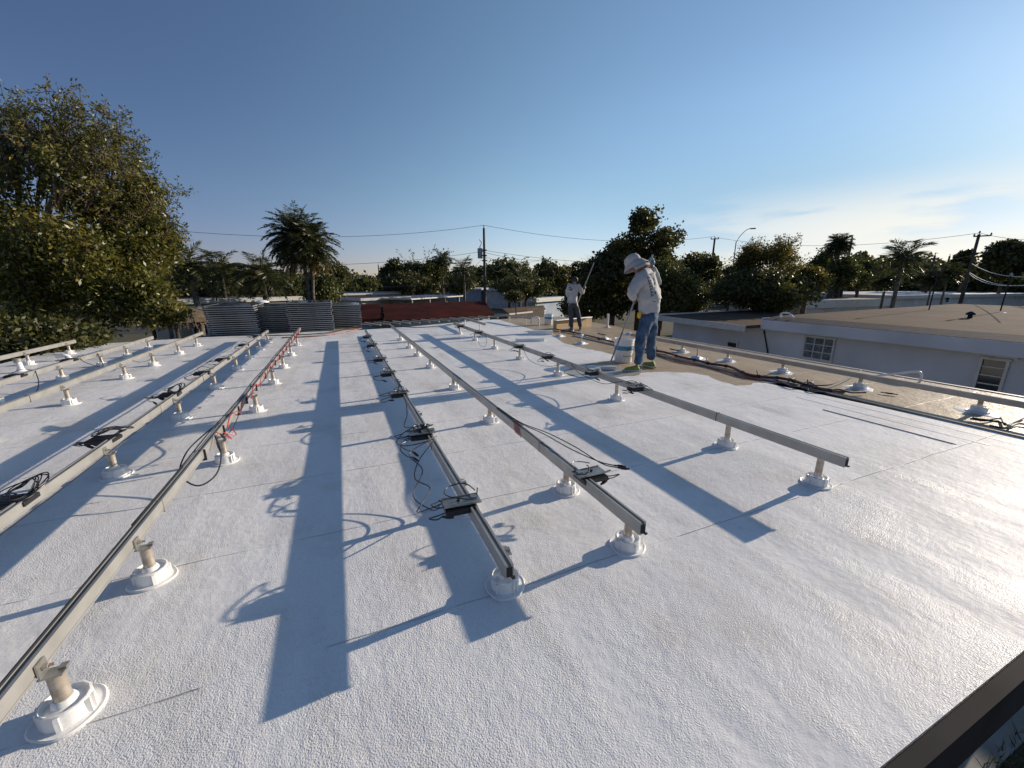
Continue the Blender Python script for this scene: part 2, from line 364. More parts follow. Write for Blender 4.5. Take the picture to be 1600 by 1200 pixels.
# low curbs of the raised back part of the roof
cb = MB()
c0 = at(866, 535); c1 = at(866, 515); c2 = at(922, 507)
q1 = at(825, 523); q2 = at(863, 523); q3 = at(806, 534); q4 = at(850, 533)
def wallseg(mb, a, b, t, h, z0=0): mb.bar(Vector((a.x, a.y, z0+h/2)), Vector((b.x, b.y, z0+h/2)), t, h)
wallseg(cb, q3, q4, .12, .075); cb.build('roof_step', m_wpaint, HOUSE, bevel=.01); cb = MB(); wallseg(cb, q1, q2, .12, .11); cb.build('roof_step', m_wpaint, HOUSE, bevel=.01)
cb = MB(); wallseg(cb, at(867, 515), at(922, 508), .12, .27); cb.build('parapet_curb', m_tan, HOUSE)
cb = MB(); wallseg(cb, at(866.5, 516), at(922.5, 509), .14, .02, .27)
cb.build('curb_cap', m_wpaint, HOUSE, bevel=.012)

# grass clump seen past the near eave
rg = random.Random(4); gb = MB()
for i in range(5200):
    x = rg.uniform(.5, 6.5); y = rg.uniform(-.9, .80); z = GROUND + (.06 if y > .74 else 0); h = rg.uniform(.04, .16); a = rg.uniform(0, 6.28); w = .006
    tx = x+rg.gauss(0, .05); ty = y+rg.gauss(0, .05)
    gb.add([(x-w*math.cos(a), y-w*math.sin(a), z), (x+w*math.cos(a), y+w*math.sin(a), z), (tx, ty, z+h)], [(0, 1, 2)])
tag(gb.build('grass', leafmat('grass_blades', (.03, .04, .012), (.12, .11, .05), None, .3)), 'short rough grass growing along the concrete strip below the eave', 'grass', kind='stuff')

# ---------------------------------------------------------------- rails and stanchions
RH = .066; RW = .036
def rail(u, v0, v1, top, label, group='aluminium mounting rails laid across the roof', dz=0, kind=None):
    t = thing('mounting_rail', label, 'rail', (u, v0, top-RH), 0, group)
    Lr = v1-v0
    prof = [(-.018, 0), (.010, 0), (.010, .006), (.018, .006), (.018, .012), (.0155, .013), (.0155, .017), (.018, .018), (.018, RH), (.0075, RH), (.0075, RH-.012), (-.0075, RH-.012), (-.0075, RH), (-.018, RH)]
    segs = max(1, int(Lr/1.0)); mb = MB(); n = len(prof); r = random.Random(int(u*100)); vs = []
    for i in range(segs+1):
        dx = r.uniform(-.0025, .0025); dzz = r.uniform(-.002, .002)
        vs += [(x+dx, Lr*i/segs, z+dzz) for x, z in prof]
    fs = [(i*n+k, i*n+(k+1) % n, (i+1)*n+(k+1) % n, (i+1)*n+k) for i in range(segs) for k in range(n)]
    fs += [tuple(range(n)), tuple(segs*n+k for k in reversed(range(n)))]
    mb.add(vs, fs); mb.build('channel', m_alu, t)
    e = MB(); e.box((0.002, -.0012, RH*.47), (.026, .003, RH-.022)); e.box((.017, -.004, .004), (.014, .012, .008)); e.build('end_hollow_shade', m_slot, t)  # solid dark plate painted as the shade inside the hollow rail end
    e = MB(); e.box((0.002, Lr+.0012, RH*.47), (.026, .003, RH-.022)); e.build('end_hollow_shade', m_slot, t)
    # small zip ties / clips along the rail
    vv = r.uniform(.7, 1.6)
    while vv < Lr-.3:
        c = MB(); c.box((0, vv, RH/2), (RW+.004, .0035, RH+.004)); c.build('cable_tie', m_alu2 if r.random() < .6 else m_slot, t); vv += r.uniform(1.2, 3.0)
    return t
RAILS = dict(
    L5=(-4.9, [1.44, 2.6, 3.8, 4.9, 5.9, 7.0, 8.1, 9.25, 10.4], 1.3, 10.75, .235, 'short-looking cream rail at the far left edge of the roof', 'the leftmost rail by the big tree'),
    L4=(-3.70, [1.44, 2.1, 3.5, 4.84, 6.3, 7.54, 8.6, 9.5, 10.45], 1.3, 10.85, .235, 'cream rail second from the left carrying two loose cable bundles', 'the second rail from the left'),
    L3=(-2.93, [1.44, 2.1, 3.5, 4.7, 5.96, 7.32, 8.31, 9.5, 10.6], 1.3, 11.3, .245, 'cream rail third from the left with bare sides', 'the third rail from the left'),
    L2=(-1.59, [1.44, 2.15, 3.51, 4.84, 6.14, 7.39, 8.4, 9.5, 10.6], 1.3, 11.1, .245, 'cream rail fourth from the left lined with black inverter bundles', 'the cream rail lined with inverter bundles'),
    L1=(-.925, [1.457, 2.112, 3.48, 4.83, 6.13, 7.26, 8.47, 9.82], 1.25, 11.4, .245, 'cream rail wrapped in black and red cable, fifth from the left', 'the rail wrapped in red cable'),
    A=(.572, [1.424, 2.099, 3.5, 4.84, 6.2, 7.4, 8.5, 9.6], 1.265, 10.3, .25, 'grey rail in the middle with tangled black cables hanging from it', 'the middle rail with hanging black cables'),
    B=(1.268, [1.432, 2.058, 3.527, 4.9, 6.35, 7.5, 8.5, 9.8], 1.285, 11.0, .25, 'long grey rail with one inverter near its end, just right of the middle', 'the grey rail with one inverter near its end'),
    C=(2.90, [1.465, 2.176, 3.664, 5.056, 6.44, 7.73, 9.04, 10.37], 1.30, 10.8, .28, 'long grey rail passing in front of the worker with the hat', 'the rail before the worker in the hat'),
    D=(6.20, [1.78, 2.87, 3.89, 4.86, 5.89], .5, 7.4, .205, 'low grey rail on the unpainted tan strip at the right edge', 'the low rail on the tan strip'),
)
ORD = ['nearest', 'second', 'third', 'fourth', 'fifth', 'sixth', 'seventh', 'eighth', 'ninth']
def make_post(hh, first=True):
    t = thing('stanchion', 'x', 'stanchion')
    b = MB(); b.lathe([(.090, .005), (.092, .0105), (.088, .0145), (.084, .012), (.073, .0115), (.066, .014)], 36, wob=.03); b.build('flange', m_wpaint, t, smooth=True)
    b = MB(); b.lathe([(.066, .006), (.0635, .052), (.0635, .066), (.058, .068), (.055, .058), (.048, .054), (.033, .060), (.028, .074), (.024, .078)], 14, cap=True)
    b.box((.062, -.018, .034), (.012, .010, .055)); b.box((.055, -.035, .034), (.012, .010, .055)); b.box((-.064, .01, .034), (.008, .03, .05)); b.box((-.01, -.065, .034), (.012, .008, .054))
    b.build('collar', m_wpaint, t, smooth=True)
    b = MB(); b.lathe([(.0215, .06), (.0215, hh-.003), (.017, hh-.003), (.017, hh-.006)], 20); b.build('pipe', m_pipe, t, smooth=True)
    br = MB(); br.box((-.002, 0, hh), (.058, .042, .005)); br.box((-.0235, 0, hh+.026), (.005, .042, .054)); br.box((.018, .012, hh+.006), (.02, .022, .009))
    br.build('bracket', m_plate, t)
    bo = MB()
    Mx = Matrix.Rotation(math.pi/2, 3, 'Y')
    bo.lathe([(.009, -.004), (.009, .012)], 6, (-.018, 0, hh+.032), Mx); bo.lathe([(.0045, .0), (.0045, .024)], 8, (-.016, 0, hh+.032), Mx)
    bo.build('bolt', m_pipe, t, smooth=False)
    return t
post_rng = random.Random(7)
protos = {}; RT_ = {}
for key, (u, vs, v0, v1, top, lab, short) in RAILS.items():
    ru = u-.0455
    rt_ = rail(ru, v0, v1, top, lab); RT_[key] = rt_
    hh = round(top-RH-.004, 3)
    for i, v in enumerate(vs):
        if hh not in protos: protos[hh] = make_post(hh); o = protos[hh]
        else: o = copy_tree(protos[hh])
        o.location = (u, v, 0)
        o.rotation_euler = (0, 0, 0)
        for ch in KIDS(o):
            if ch.name.startswith(('flange', 'collar')): ch.rotation_euler = (0, 0, post_rng.uniform(-.9, .9))
            ch.scale = (1, 1, 1)
        o['label'] = ('stanchion %s the camera under %s' % ('nearest' if i == 0 else ORD[i]+' from', short))
        o['group'] = 'stanchions carrying the mounting rails'; o['category'] = 'stanchion'; o.name = 'stanchion'
# bare stubs on the tan strip without a rail
stubs = [(7.01, 8.5, 'white splashed bare stub by the tan strip, beyond the pail and near the outer edge'), (5.9, 8.04, 'bare stub in a white splash midway between the pail and the far worker'), (5.68, 8.75, 'bare stub right at the feet of the far worker'), (4.95, 7.62, 'bare stub in a white splash just left of the pail'), (5.12, 8.9, 'bare stub in front of the low parapet curb'), (5.9, 5.25, 'bare stub beside the dark red cable right of the jeans')]
for i, (x, y, lb) in enumerate(stubs):
    t = thing('pipe_stub', lb, 'pipe stub', (x, y, 0), 0, 'bare stubs on the unpainted tan strip')
    b = MB(); b.lathe([(.17, .001), (.16, .007), (.10, .010), (.09, .03), (.05, .05), (.02, .055)], 22, wob=.16); b.build('flange', m_wpaint, t, smooth=True)
    b = MB(); b.tube([(0, 0, .05), (0.002, 0, .15+.02*(i % 3))], .012, 8); b.build('pipe', m_pipe, t, smooth=True)
# white splashes round the feet of the low rail on the tan strip
for (u, v) in [(6.2, q) for q in RAILS['D'][1]]:
    b = MB(); b.lathe([(.16, .0005), (.15, .0035), (.02, .0045)], 26, (u, v, .0), wob=.2); b.build('white_splash', m_wpaint, HOUSE, smooth=True)

# ---------------------------------------------------------------- inverters, connectors, cables
def tubeobj(name, pts, r, mat, parent=None, k=6, n=6, origin=(0, 0, 0)):
    mb = MB(); mb.tube(spline(pts, k), r, n); return mb.build(name, mat, parent, origin, smooth=True)
def connector(mb, p, d, l=.06):
    p = Vector(p); d = Vector(d).normalized()
    mb.tube([p, p+d*l*.3, p+d*l*.3, p+d*l*.75, p+d*l*.75, p+d*l], [.006, .006, .0095, .0095, .0065, .0065], 8)
INV = {}
def inverter(u, v, z, side, seed, label, tangle=1.0, big=False, plate=True):
    r = random.Random(seed)
    t = thing('microinverter', label, 'inverter', (u, v, z), r.uniform(-.12, .12), 'black microinverters clipped along the rails')
    s = side
    b = MB(); b.box((s*.055, 0, -.022), (.165, .125, .026))
    for k in range(6): b.box((s*.055, -.05+k*.02, -.036), (.155, .004, .008))
    b.box((s*.055, .0, -.007), (.15, .11, .006)); b.build('body', m_black, t, bevel=.003)
    if plate:
        b = MB(); b.box((s*.045, 0, .004), (.19, .085, .003)); b.box((s*.045, -.043, .008), (.19, .003, .010)); b.box((s*.045, .043, .008), (.19, .003, .010)); b.box((-s*.02, .01, .012), (.03, .03, .012)); b.build('mounting_plate', m_plate, t)
        b = MB(); b.lathe([(.009, .0), (.009, .012)], 6, (s*.06, .005, .005)); b.build('bolt', m_slot, t)
    cab = MB(); con = MB()
    for k in range(2 if not big else 4):
        y0 = (-.04+.05*(k % 2)); x0 = s*.14
        dv = r.uniform(-.14, .16)*tangle; out = s*r.uniform(.05, .12)
        drop = -min(z-.02, r.uniform(.02, .10))
        pts = [(x0-s*.01, y0, -.02), (x0+out*.5, y0+dv*.2, -.02+drop*.2), (x0+out, y0+dv*.6, drop*.7), (x0+out*.5, y0+dv, drop), (x0+out*.1, y0+dv*1.25, drop*.9)]
        cab.tube(spline(pts, 6), .0032, 6)
        e = Vector(pts[-1])-Vector(pts[-2]); connector(con, pts[-1], e+Vector((0, 0, -.02)), .065)
    # looped trunk lead lying over the rail
    R0 = r.uniform(.05, .085)*(1.3 if big else 1)
    loop = []
    for a in range(0, 13 if not big else 74):
        th = a/12*2*math.pi; rr = R0*(1+.25*math.sin(th*1.7+seed))*((.55+.45*math.sin(a*.37+seed)**2) if big else 1); loop.append((s*.03+rr*math.cos(th)*.9, .07+rr*math.sin(th)*1.4*(1 if seed % 2 else -1), .012+.012*math.sin(th*2)+(a*.001 if not big else .022*math.sin(a*.53)+.01)))
    cab.tube(spline(loop, 4), .0032, 6)
    cab.build('cable', m_black, t, smooth=True); con.build('connector', m_black, t, smooth=True)
    return t
r3u = 2.90-.0455; au = .572-.0455; bu = 1.268-.0455; l2u = -1.59-.0455; l4u = -3.70-.0455
def vrow(px, py, z): return at(px, py, z).y
seq = [
 (au, vrow(722, 783, .26), .255, -1, 'inverter with a bright steel plate and dangling connectors, nearest on the middle rail', 1.2, False),
 (au, vrow(655, 676, .26), .255, -1, 'inverter buried in a big black coil of cable on the middle rail', 1.6, True),
 (au, vrow(622, 613, .26), .255, -1, 'third inverter from the camera on the middle rail, plate edge lit', 1, False),
 (au, vrow(602, 582, .26), .255, -1, 'fourth inverter from the camera on the middle rail', .9, False),
 (au, vrow(590, 560, .26), .255, -1, 'fifth inverter from the camera on the middle rail', .9, False),
 (au, vrow(580, 538, .26), .255, -1, 'sixth inverter from the camera on the middle rail', .8, False),
 (au, vrow(574, 525, .26), .255, -1, 'farthest inverter on the middle rail near the red roof', .8, False),
 (bu, vrow(925, 737, .26), .255, 1, 'inverter with a pale plate and two connectors pointing right, near the end of its rail', .8, False),
 (r3u, vrow(1000, 603, .29), .285, -1, 'inverter below the lime shoes on the rail before the worker', 1, False),
 (r3u, vrow(925, 580, .29), .285, -1, 'inverter beside the paint roller on the rail before the worker', 1.1, False),
 (r3u, vrow(850, 556, .29), .285, -1, 'inverter with a drooping connector, left of the paint roller', 1, False),
 (r3u, vrow(808, 540, .29), .285, -1, 'inverter midway along the rail between roller and utility pole', 1, False),
 (r3u, vrow(748, 518, .29), .285, -1, 'inverter with a round cable loop toward the far end of the rail before the worker', 1.3, False),
 (r3u, vrow(725, 508, .29), .285, -1, 'farthest inverter on the rail before the worker', .8, False),
 (l2u, vrow(40, 775, .25), .25, -1, 'large black cable-wrapped inverter cut by the left picture edge', 1.3, True),
 (l2u, vrow(185, 680, .25), .25, -1, 'second inverter from the camera on the cream rail with looped cables', 1.1, True),
 (l2u, vrow(268, 613, .25), .25, -1, 'inverter with an upright cable loop, third on the cream rail', 1.2, True),
 (l2u, vrow(320, 580, .25), .25, -1, 'fourth inverter from the camera on the cream rail', 1, False),
 (l2u, vrow(352, 559, .25), .25, -1, 'fifth inverter from the camera on the cream rail', 1, False),
 (l2u, vrow(385, 537, .25), .25, -1, 'sixth inverter from the camera on the cream rail', .8, False),
 (l2u, vrow(408, 523, .25), .25, -1, 'farthest inverter on the cream rail by the panel stacks', .8, False),
 (l4u, vrow(48, 583, .24), .24, -1, 'inverter with a long trailing lead, nearer one on the second rail from left', 1.5, False),
 (l4u, vrow(118, 560, .24), .24, -1, 'inverter with a hanging loop, farther one on the second rail from left', 1.3, False),
]
for i, (u, v, z, s, lb, tg, big) in enumerate(seq): inverter(u, v, z, s, i+3, lb, tg, big, plate=(u > 0))

def ct(name, pts, r, mat, label, cat, group=None, k=6, n=6):
    o = tubeobj(name, pts, r, mat, None, k, n, origin=pts[0]); tag(o, label, cat, group); return o
# hanging lead of the middle rail: from the coil to the near inverter
zt = .255
ct('black_cable', [(au-.02, 2.60, .27), (au-.14, 2.5, .19), (au-.19, 2.36, .14), (au-.12, 2.24, .12), (au-.20, 2.12, .09), (au-.24, 2.02, .11), (au-.18, 1.93, .17), (au-.06, 1.88, .23)], .0035, m_black, 'pair-like black lead drooping below the middle rail toward the steel-plated inverter', 'cable')
ct('black_cable', [(au-.01, 2.66, .27), (au-.19, 2.55, .23), (au-.13, 2.42, .16), (au-.22, 2.28, .07), (au-.15, 2.12, .05), (au-.13, 1.99, .12), (au-.14, 1.90, .2)], .0035, m_black, 'lower of the two black leads drooping beneath the middle rail', 'cable')
ct('black_cable', [(au+.0, 4.4, .262), (au-.06, 4.1, .22), (au-.03, 3.8, .262), (au-.06, 3.5, .2), (au-.12, 3.25, .17), (au-.02, 2.95, .27), (au, 2.75, .27)], .004, m_black, 'black lead snaking along the far half of the middle rail', 'cable')
ct('black_cable', [(au-.02, 3.0, .27), (au-.16, 2.95, .24), (au-.24, 2.82, .22), (au-.20, 2.68, .24), (au-.08, 2.62, .27), (au+.03, 2.70, .27)], .0035, m_black, 'big open loop of black cable beside the coil on the middle rail', 'cable')
# leads along the grey rail B
for k, dx in enumerate((.0, .012)):
    ct('black_cable', [(bu-.005+dx, 3.2, .256), (bu+.01+dx, 2.75, .262), (bu+.05+dx*3, 2.4, .285), (bu+.10+dx*4, 2.12, .275), (bu+.20, 1.93-.03*k, .245), (bu+.27, 1.86-.035*k, .235)], .0035, m_black, ['upper of two black leads bowing off the grey rail to the connectors', 'lower of two black leads bowing off the grey rail to the connectors'][k], 'cable')
    c = MB(); connector(c, (bu+.27, 1.86-.035*k, .235), (.8, -.5, -.05), .07)
    tag(c.build('connector', m_black, origin=(bu+.27, 1.86, .235), smooth=True), ['upper black plug at the end of the bowed lead', 'lower black plug at the end of the bowed lead'][k], 'connector')
w = MB(); hp = []
for k in range(41):
    a = k*math.pi/4*1.0; q = [(-1, 1), (-1, 0), (-1, -1), (0, -1), (1, -1), (1, 0), (1, 1), (0, 1)][k % 8]; hp.append((bu+q[0]*(RW/2+.004), 2.66+k*.0032+.02*(q[1]), .25-RH/2+q[1]*(RH/2+.004)))
w.tube(hp, .0024, 5)
tag(w.build('red_wire', m_red, origin=(bu, 2.7, .2)), 'red wire wound around the grey rail', 'wire')
# cream rail L1: black trunk cables on top with ties, and the red spiral lead
l1u = -.925-.0455
ct('black_cable', [(l1u-.012, 11.2, .252)]+[(l1u-.014+.004*((i*7) % 3-1), 11.2-i*.6, .253+.006*((i*5) % 3)) for i in range(1, 16)], .0045, m_black, 'black trunk cable lying on the left edge of the red-wrapped rail', 'cable')
ct('black_cable', [(l1u+.022, 10.9, .235)]+[(l1u+.024+.006*((i*3) % 2), 10.9-i*.6, .185+.012*((i*5) % 3)) for i in range(1, 12)]+[(l1u+.03, 3.9, .14), (l1u+.03, 3.6, .16)], .004, m_black, 'black cable tied to the right face of the red-wrapped rail', 'cable')
rp = []
for i in range(0, 58):
    v = 10.9-i*.125; a = i*1.5
    rp.append((l1u+.028+.016*math.cos(a)+.01, v, .215+.045*math.sin(a)))
rp += [(l1u+.06, 3.72, .2), (l1u+.10, 3.66, .15), (l1u+.04, 3.6, .2), (l1u+.10, 3.52, .17), (l1u+.03, 3.45, .26)]
ct('red_cable', rp, .0042, m_red, 'bright red lead spiralled along the fifth rail from the left', 'cable', k=5)
ct('black_cable', [(l1u+.0, 3.7, .26), (l1u-.05, 3.45, .25), (l1u-.09, 3.2, .22), (l1u-.08, 3.0, .15), (l1u+.02, 2.93, .08), (l1u+.10, 3.02, .10), (l1u+.10, 3.2, .17), (l1u+.03, 3.4, .25)], .005, m_black, 'round black cable loop hung beside the red-wrapped rail', 'cable')
w = MB(); connector(w, (l1u+.03, 3.42, .22), (.1, -.05, -1), .10); connector(w, (l1u+.05, 3.46, .24), (.5, .2, -1), .05)
tag(w.build('connector', m_black, origin=(l1u, 3.4, .2), smooth=True), 'black plug hanging where the red lead ends', 'connector')
rr = random.Random(3)
for i in range(16):
    tie = MB(); tie.box((0, 3.2+i*.49+rr.uniform(-.1, .1)-1.25, .2035-(.245-RH)), (RW+.028, .006, RH+.014), Matrix.Rotation(rr.uniform(-.2, .2), 3, 'X')); tie.build('cable_tie', m_black, RT_['L1'])
ct('black_cable', [(l1u-.01, 2.86, .25), (l1u-.012, 2.4, .252), (l1u-.012, 1.9, .251), (l1u-.012, 1.26, .251)], .0042, m_black, 'single black cable lying in the near end of the cream fifth rail', 'cable')
# L2 thin cable along top, L4/L3 trailing leads
ct('black_cable', [(l2u+.02, 11, .2)]+[(l2u+.0215, 11-i*.9, .166+.004*(i % 3)) for i in range(1, 11)]+[(l2u+.021, 1.4, .168)], .0035, m_black, 'thin black cable along the lower edge of the inverter-lined cream rail', 'cable')
ct('black_cable', [(l4u+.02, 7.1, .23), (l4u+.12, 6.9, .10), (l4u+.22, 6.55, .03), (l4u+.15, 6.1, .01), (l4u-.1, 5.6, .01)], .005, m_black, 'black lead trailing from the second rail down onto the roof', 'cable')
ct('black_cable', [(l4u+.02, 8.6, .22), (l4u+.14, 8.4, .06), (l4u+.16, 8.25, .05), (l4u+.05, 8.15, .15), (l4u+.02, 8.1, .23)], .005, m_black, 'small hanging loop of cable under the second rail from the left', 'cable')
l3u = -2.93-.0455
ct('black_cable', [(l3u+.02, 8.4, .2), (l3u+.05, 8.2, .13), (l3u+.04, 7.9, .14), (l3u+.02, 7.7, .2)], .004, m_black, 'short lead sagging under the third rail from the left', 'cable')
w = MB(); w.box((l3u+.022, 4.95, .205), (.012, .03, .03)); w.box((l3u+.026, 4.99, .205), (.008, .06, .006))
tag(w.build('rail_clip', m_plate, origin=(l3u, 5, .2)), 'small steel clip on the right face of the third rail', 'clip')
# rail C leads
ct('black_cable', [(r3u-.02, 4.6, .27), (r3u-.05, 4.35, .20), (r3u-.04, 4.05, .17), (r3u-.06, 3.75, .19), (r3u-.02, 3.5, .27), (r3u+.03, 3.25, .30), (r3u+.01, 3.05, .285)], .0035, m_black, 'black lead sagging along the rail below the lime shoes', 'cable')
ct('black_cable', [(r3u-.02, 6.2, .26), (r3u-.10, 5.7, .12), (r3u-.04, 5.2, .12), (r3u-.02, 4.7, .27)], .0035, m_black, 'black lead looping under the rail left of the paint roller', 'cable')
ct('black_cable', [(r3u-.04, 8.3, .27), (r3u-.16, 8.15, .16), (r3u-.2, 7.95, .06), (r3u-.12, 7.85, .04), (r3u-.05, 7.95, .15), (r3u-.03, 8.1, .26)], .0035, m_black, 'round loop of black cable hanging from the far part of the rail before the worker', 'cable')
# cables on the tan strip
def atp(l, z=.012): return [tuple(at(x, y, 0)+Vector((0, 0, z))) for x, y in l]
tanline = [(868, 516), (905, 523), (945, 533), (990, 545), (1035, 552), (1062, 560), (1090, 566), (1110, 571), (1140, 576), (1165, 587), (1190, 592), (1218, 594), (1245, 600), (1270, 609), (1300, 614)]
BUN = ct('red_cable_bundle', atp(tanline, .03), .020, m_darkred, 'thick dark red cable bundle running along the tan strip behind the worker', 'cable', n=8)
ct('pink_cable', atp([(1020, 553), (1060, 566), (1100, 573), (1130, 581), (1160, 590), (1200, 596), (1245, 605), (1290, 612), (1320, 614)], .016), .014, m_pinkhose, 'dusty pink conduit beside the dark red bundle', 'cable', n=8)
ct('black_cable', atp([(1232, 596), (1250, 604), (1275, 608), (1300, 606), (1330, 594), (1345, 583)], .05), .008, m_black, 'black lead rising from the tangle to the low rail', 'cable')
ct('black_cable', atp([(1210, 595), (1240, 608), (1262, 600), (1285, 613), (1310, 612), (1328, 617), (1352, 617)], .03), .009, m_black, 'tangled black leads at the end of the dark red bundle', 'cable')
ct('black_cable', atp([(1240, 592), (1232, 600), (1252, 605), (1270, 597), (1262, 612), (1290, 616)], .02), .008, m_black, 'short black lead curled inside the tangle near the tan strip edge', 'cable')
ct('black_cable', atp([(1515, 657), (1538, 660), (1562, 656), (1570, 667), (1585, 662), (1600, 655)], .02), .010, m_black, 'black lead bunched on the tan strip at the right picture edge', 'cable')
ct('black_cable', atp([(1545, 668), (1570, 672), (1590, 665), (1612, 668)], .02), .010, m_black, 'lower black lead lying at the right picture edge', 'cable')
c = MB(); connector(c, at(1375, 615)+Vector((0, 0, .02)), (.3, -.8, 0), .16); connector(c, at(1518, 657)+Vector((0, 0, .03)), (.3, -1, 0), .22)
tag(c.build('connector', m_black, origin=at(1375, 615), smooth=True), 'black plugs lying loose on the tan strip', 'connector')
for i, (x, y) in enumerate([(1062, 549), (946, 524)]):
    p = at(x, y); ct('black_cable', [tuple(p+Vector((-.22, .05, .06))), tuple(p+Vector((-.1, .0, .03))), tuple(p+Vector((0, -.04, .02)))], .014, m_black, ['stub of black lead beside the bare stub right of the jeans', 'stub of black lead beside the bare stub near the far worker'][i], 'cable')
pt = spline(atp(tanline, .03), 4)
for i in range(3, len(pt)-2, 4):
    d = (pt[i+1]-pt[i]).normalized(); q_ = pt[i]-pt[0]; ties = MB(); ties.tube([q_, q_+d*.035], .027, 8)
    if i % 3 == 0: ties.tube([q_, q_+Vector((.05, .06, .07))], .008, 5)
    ties.build('cable_tie', m_black, BUN)
ct('black_cable', atp([(300, 530), (380, 527), (440, 527), (500, 524), (535, 518), (560, 512), (600, 512), (660, 514), (705, 509), (745, 500), (780, 497)], .05), .013, m_black, 'long black cable sagging along the far roof edge', 'cable')
ct('pink_cable', atp([(440, 529), (500, 526), (535, 521), (565, 514)], .02), .014, m_pinkhose, 'pinkish conduit along the far roof edge below the panel stacks', 'cable')

# short odd rails at the far side
def short_rail(a, b, z, label):
    a = at(*a, z); b = at(*b, z); t = thing('mounting_rail', label, 'rail', a, 0, 'short rails left at the far side of the roof')
    mb = MB(); d = b-a; d.z = 0; mb.bar((0, 0, -.03), d+Vector((0, 0, -.03)), .036, .06); mb.build('channel', m_alu, t)
    s = MB()
    for q in (.15, .8):
        p = d*q; s.tube([(p.x, p.y, -z+.005), (p.x, p.y, -.06)], .018, 8)
    s.build('leg', m_wpaint, t, smooth=True)
short_rail((722, 495), (758, 505), .25, 'short pale rail set crosswise near the red roof'); short_rail((791, 491), (830, 496), .25, 'short pale rail on stubs left of the far white pail')

# vent pipes
def pipe(name, pts, r, label, cat='vent pipe', mat=m_wpaint, base=True):
    o = Vector(pts[0]); t = thing(name, label, cat, o)
    mb = MB(); mb.tube([Vector(p)-o for p in spline(pts, 6)], r, 12); mb.build('pipe', mat, t, smooth=True)
    if base:
        mb = MB(); mb.lathe([(r*3.2, .006), (r*3, .012), (r*1.5, .02), (r*1.2, .06)], 20, wob=.04); mb.build('flange', m_wpaint, t, smooth=True)
    return t
p = at(34, 582); VP_ = pipe('vent_pipe', [p, p+Vector((-.01, .02, .10)), p+Vector((-.03, .04, .17))], .036, 'stubby white vent pipe with a grey cap beside the second rail, far left')
c = MB(); c.lathe([(.044, 0), (.047, .055), (.036, .065)], 16, (-.03, .04, .15)); c.build('cap', m_alu2, VP_, smooth=True)
p = at(108, 563); pipe('vent_pipe', [p, p+Vector((0, 0, .06)), p+Vector((-.05, 0, .09)), p+Vector((-.16, .02, .08))], .036, 'white elbow vent pipe lying low beside the leftmost rail')
p = at(949, 512); pipe('vent_pipe', [p, p+Vector((0, 0, .2)), p+Vector((0, 0, .42))], .035, 'upright white vent pipe between the two workers')
p = at(1437, 597); q = at(1392, 590)
pipe('bent_pipe', [p, p+Vector((0, 0, .10)), p+Vector((-.04, .05, .14)), p+Vector((-.25, .27, .07)), p+Vector((-.42, .44, .01))], .015, 'white bent conduit arching over the tan strip by the grey wall', 'pipe', base=False)
p = at(842, 509); pipe('bent_pipe', [p, p+Vector((0, 0, .2)), p+Vector((-.06, .02, .28)), p+Vector((-.2, .06, .25)), p+Vector((-.26, .08, .05))], .025, 'white hooped conduit beside the far white pail', 'pipe', base=False)

# awning rafters poking out from under the roof edges
t = thing('awning_frame', 'row of thin white rafters poking out past the right roof edge', 'awning frame', (7.5, .5, -.1))
for i in range(22):
    v = 1.2+i*.33; mb = MB(); mb.bar((.03, v-.5, .02), (.62, v-.42, -.05), .035, .03); mb.build('rafter', m_frame, t)
t = thing('awning_frame', 'row of dark and pale rafters poking out past the far roof edge', 'awning frame', (.5, 12.6, -.1))
for i in range(16):
    a = at(548+i*15, 509-i*.9, -.10); a = Vector((a.x, a.y-.4, -.1)); mb = MB(); mb.bar(a-Vector((.5, 12.6, -.1)), a-Vector((.5, 12.6, -.1))+Vector((-.45, 1.3, -.02)), .05, .04); mb.build('rafter', m_alu2 if i % 3 else m_frame, t)

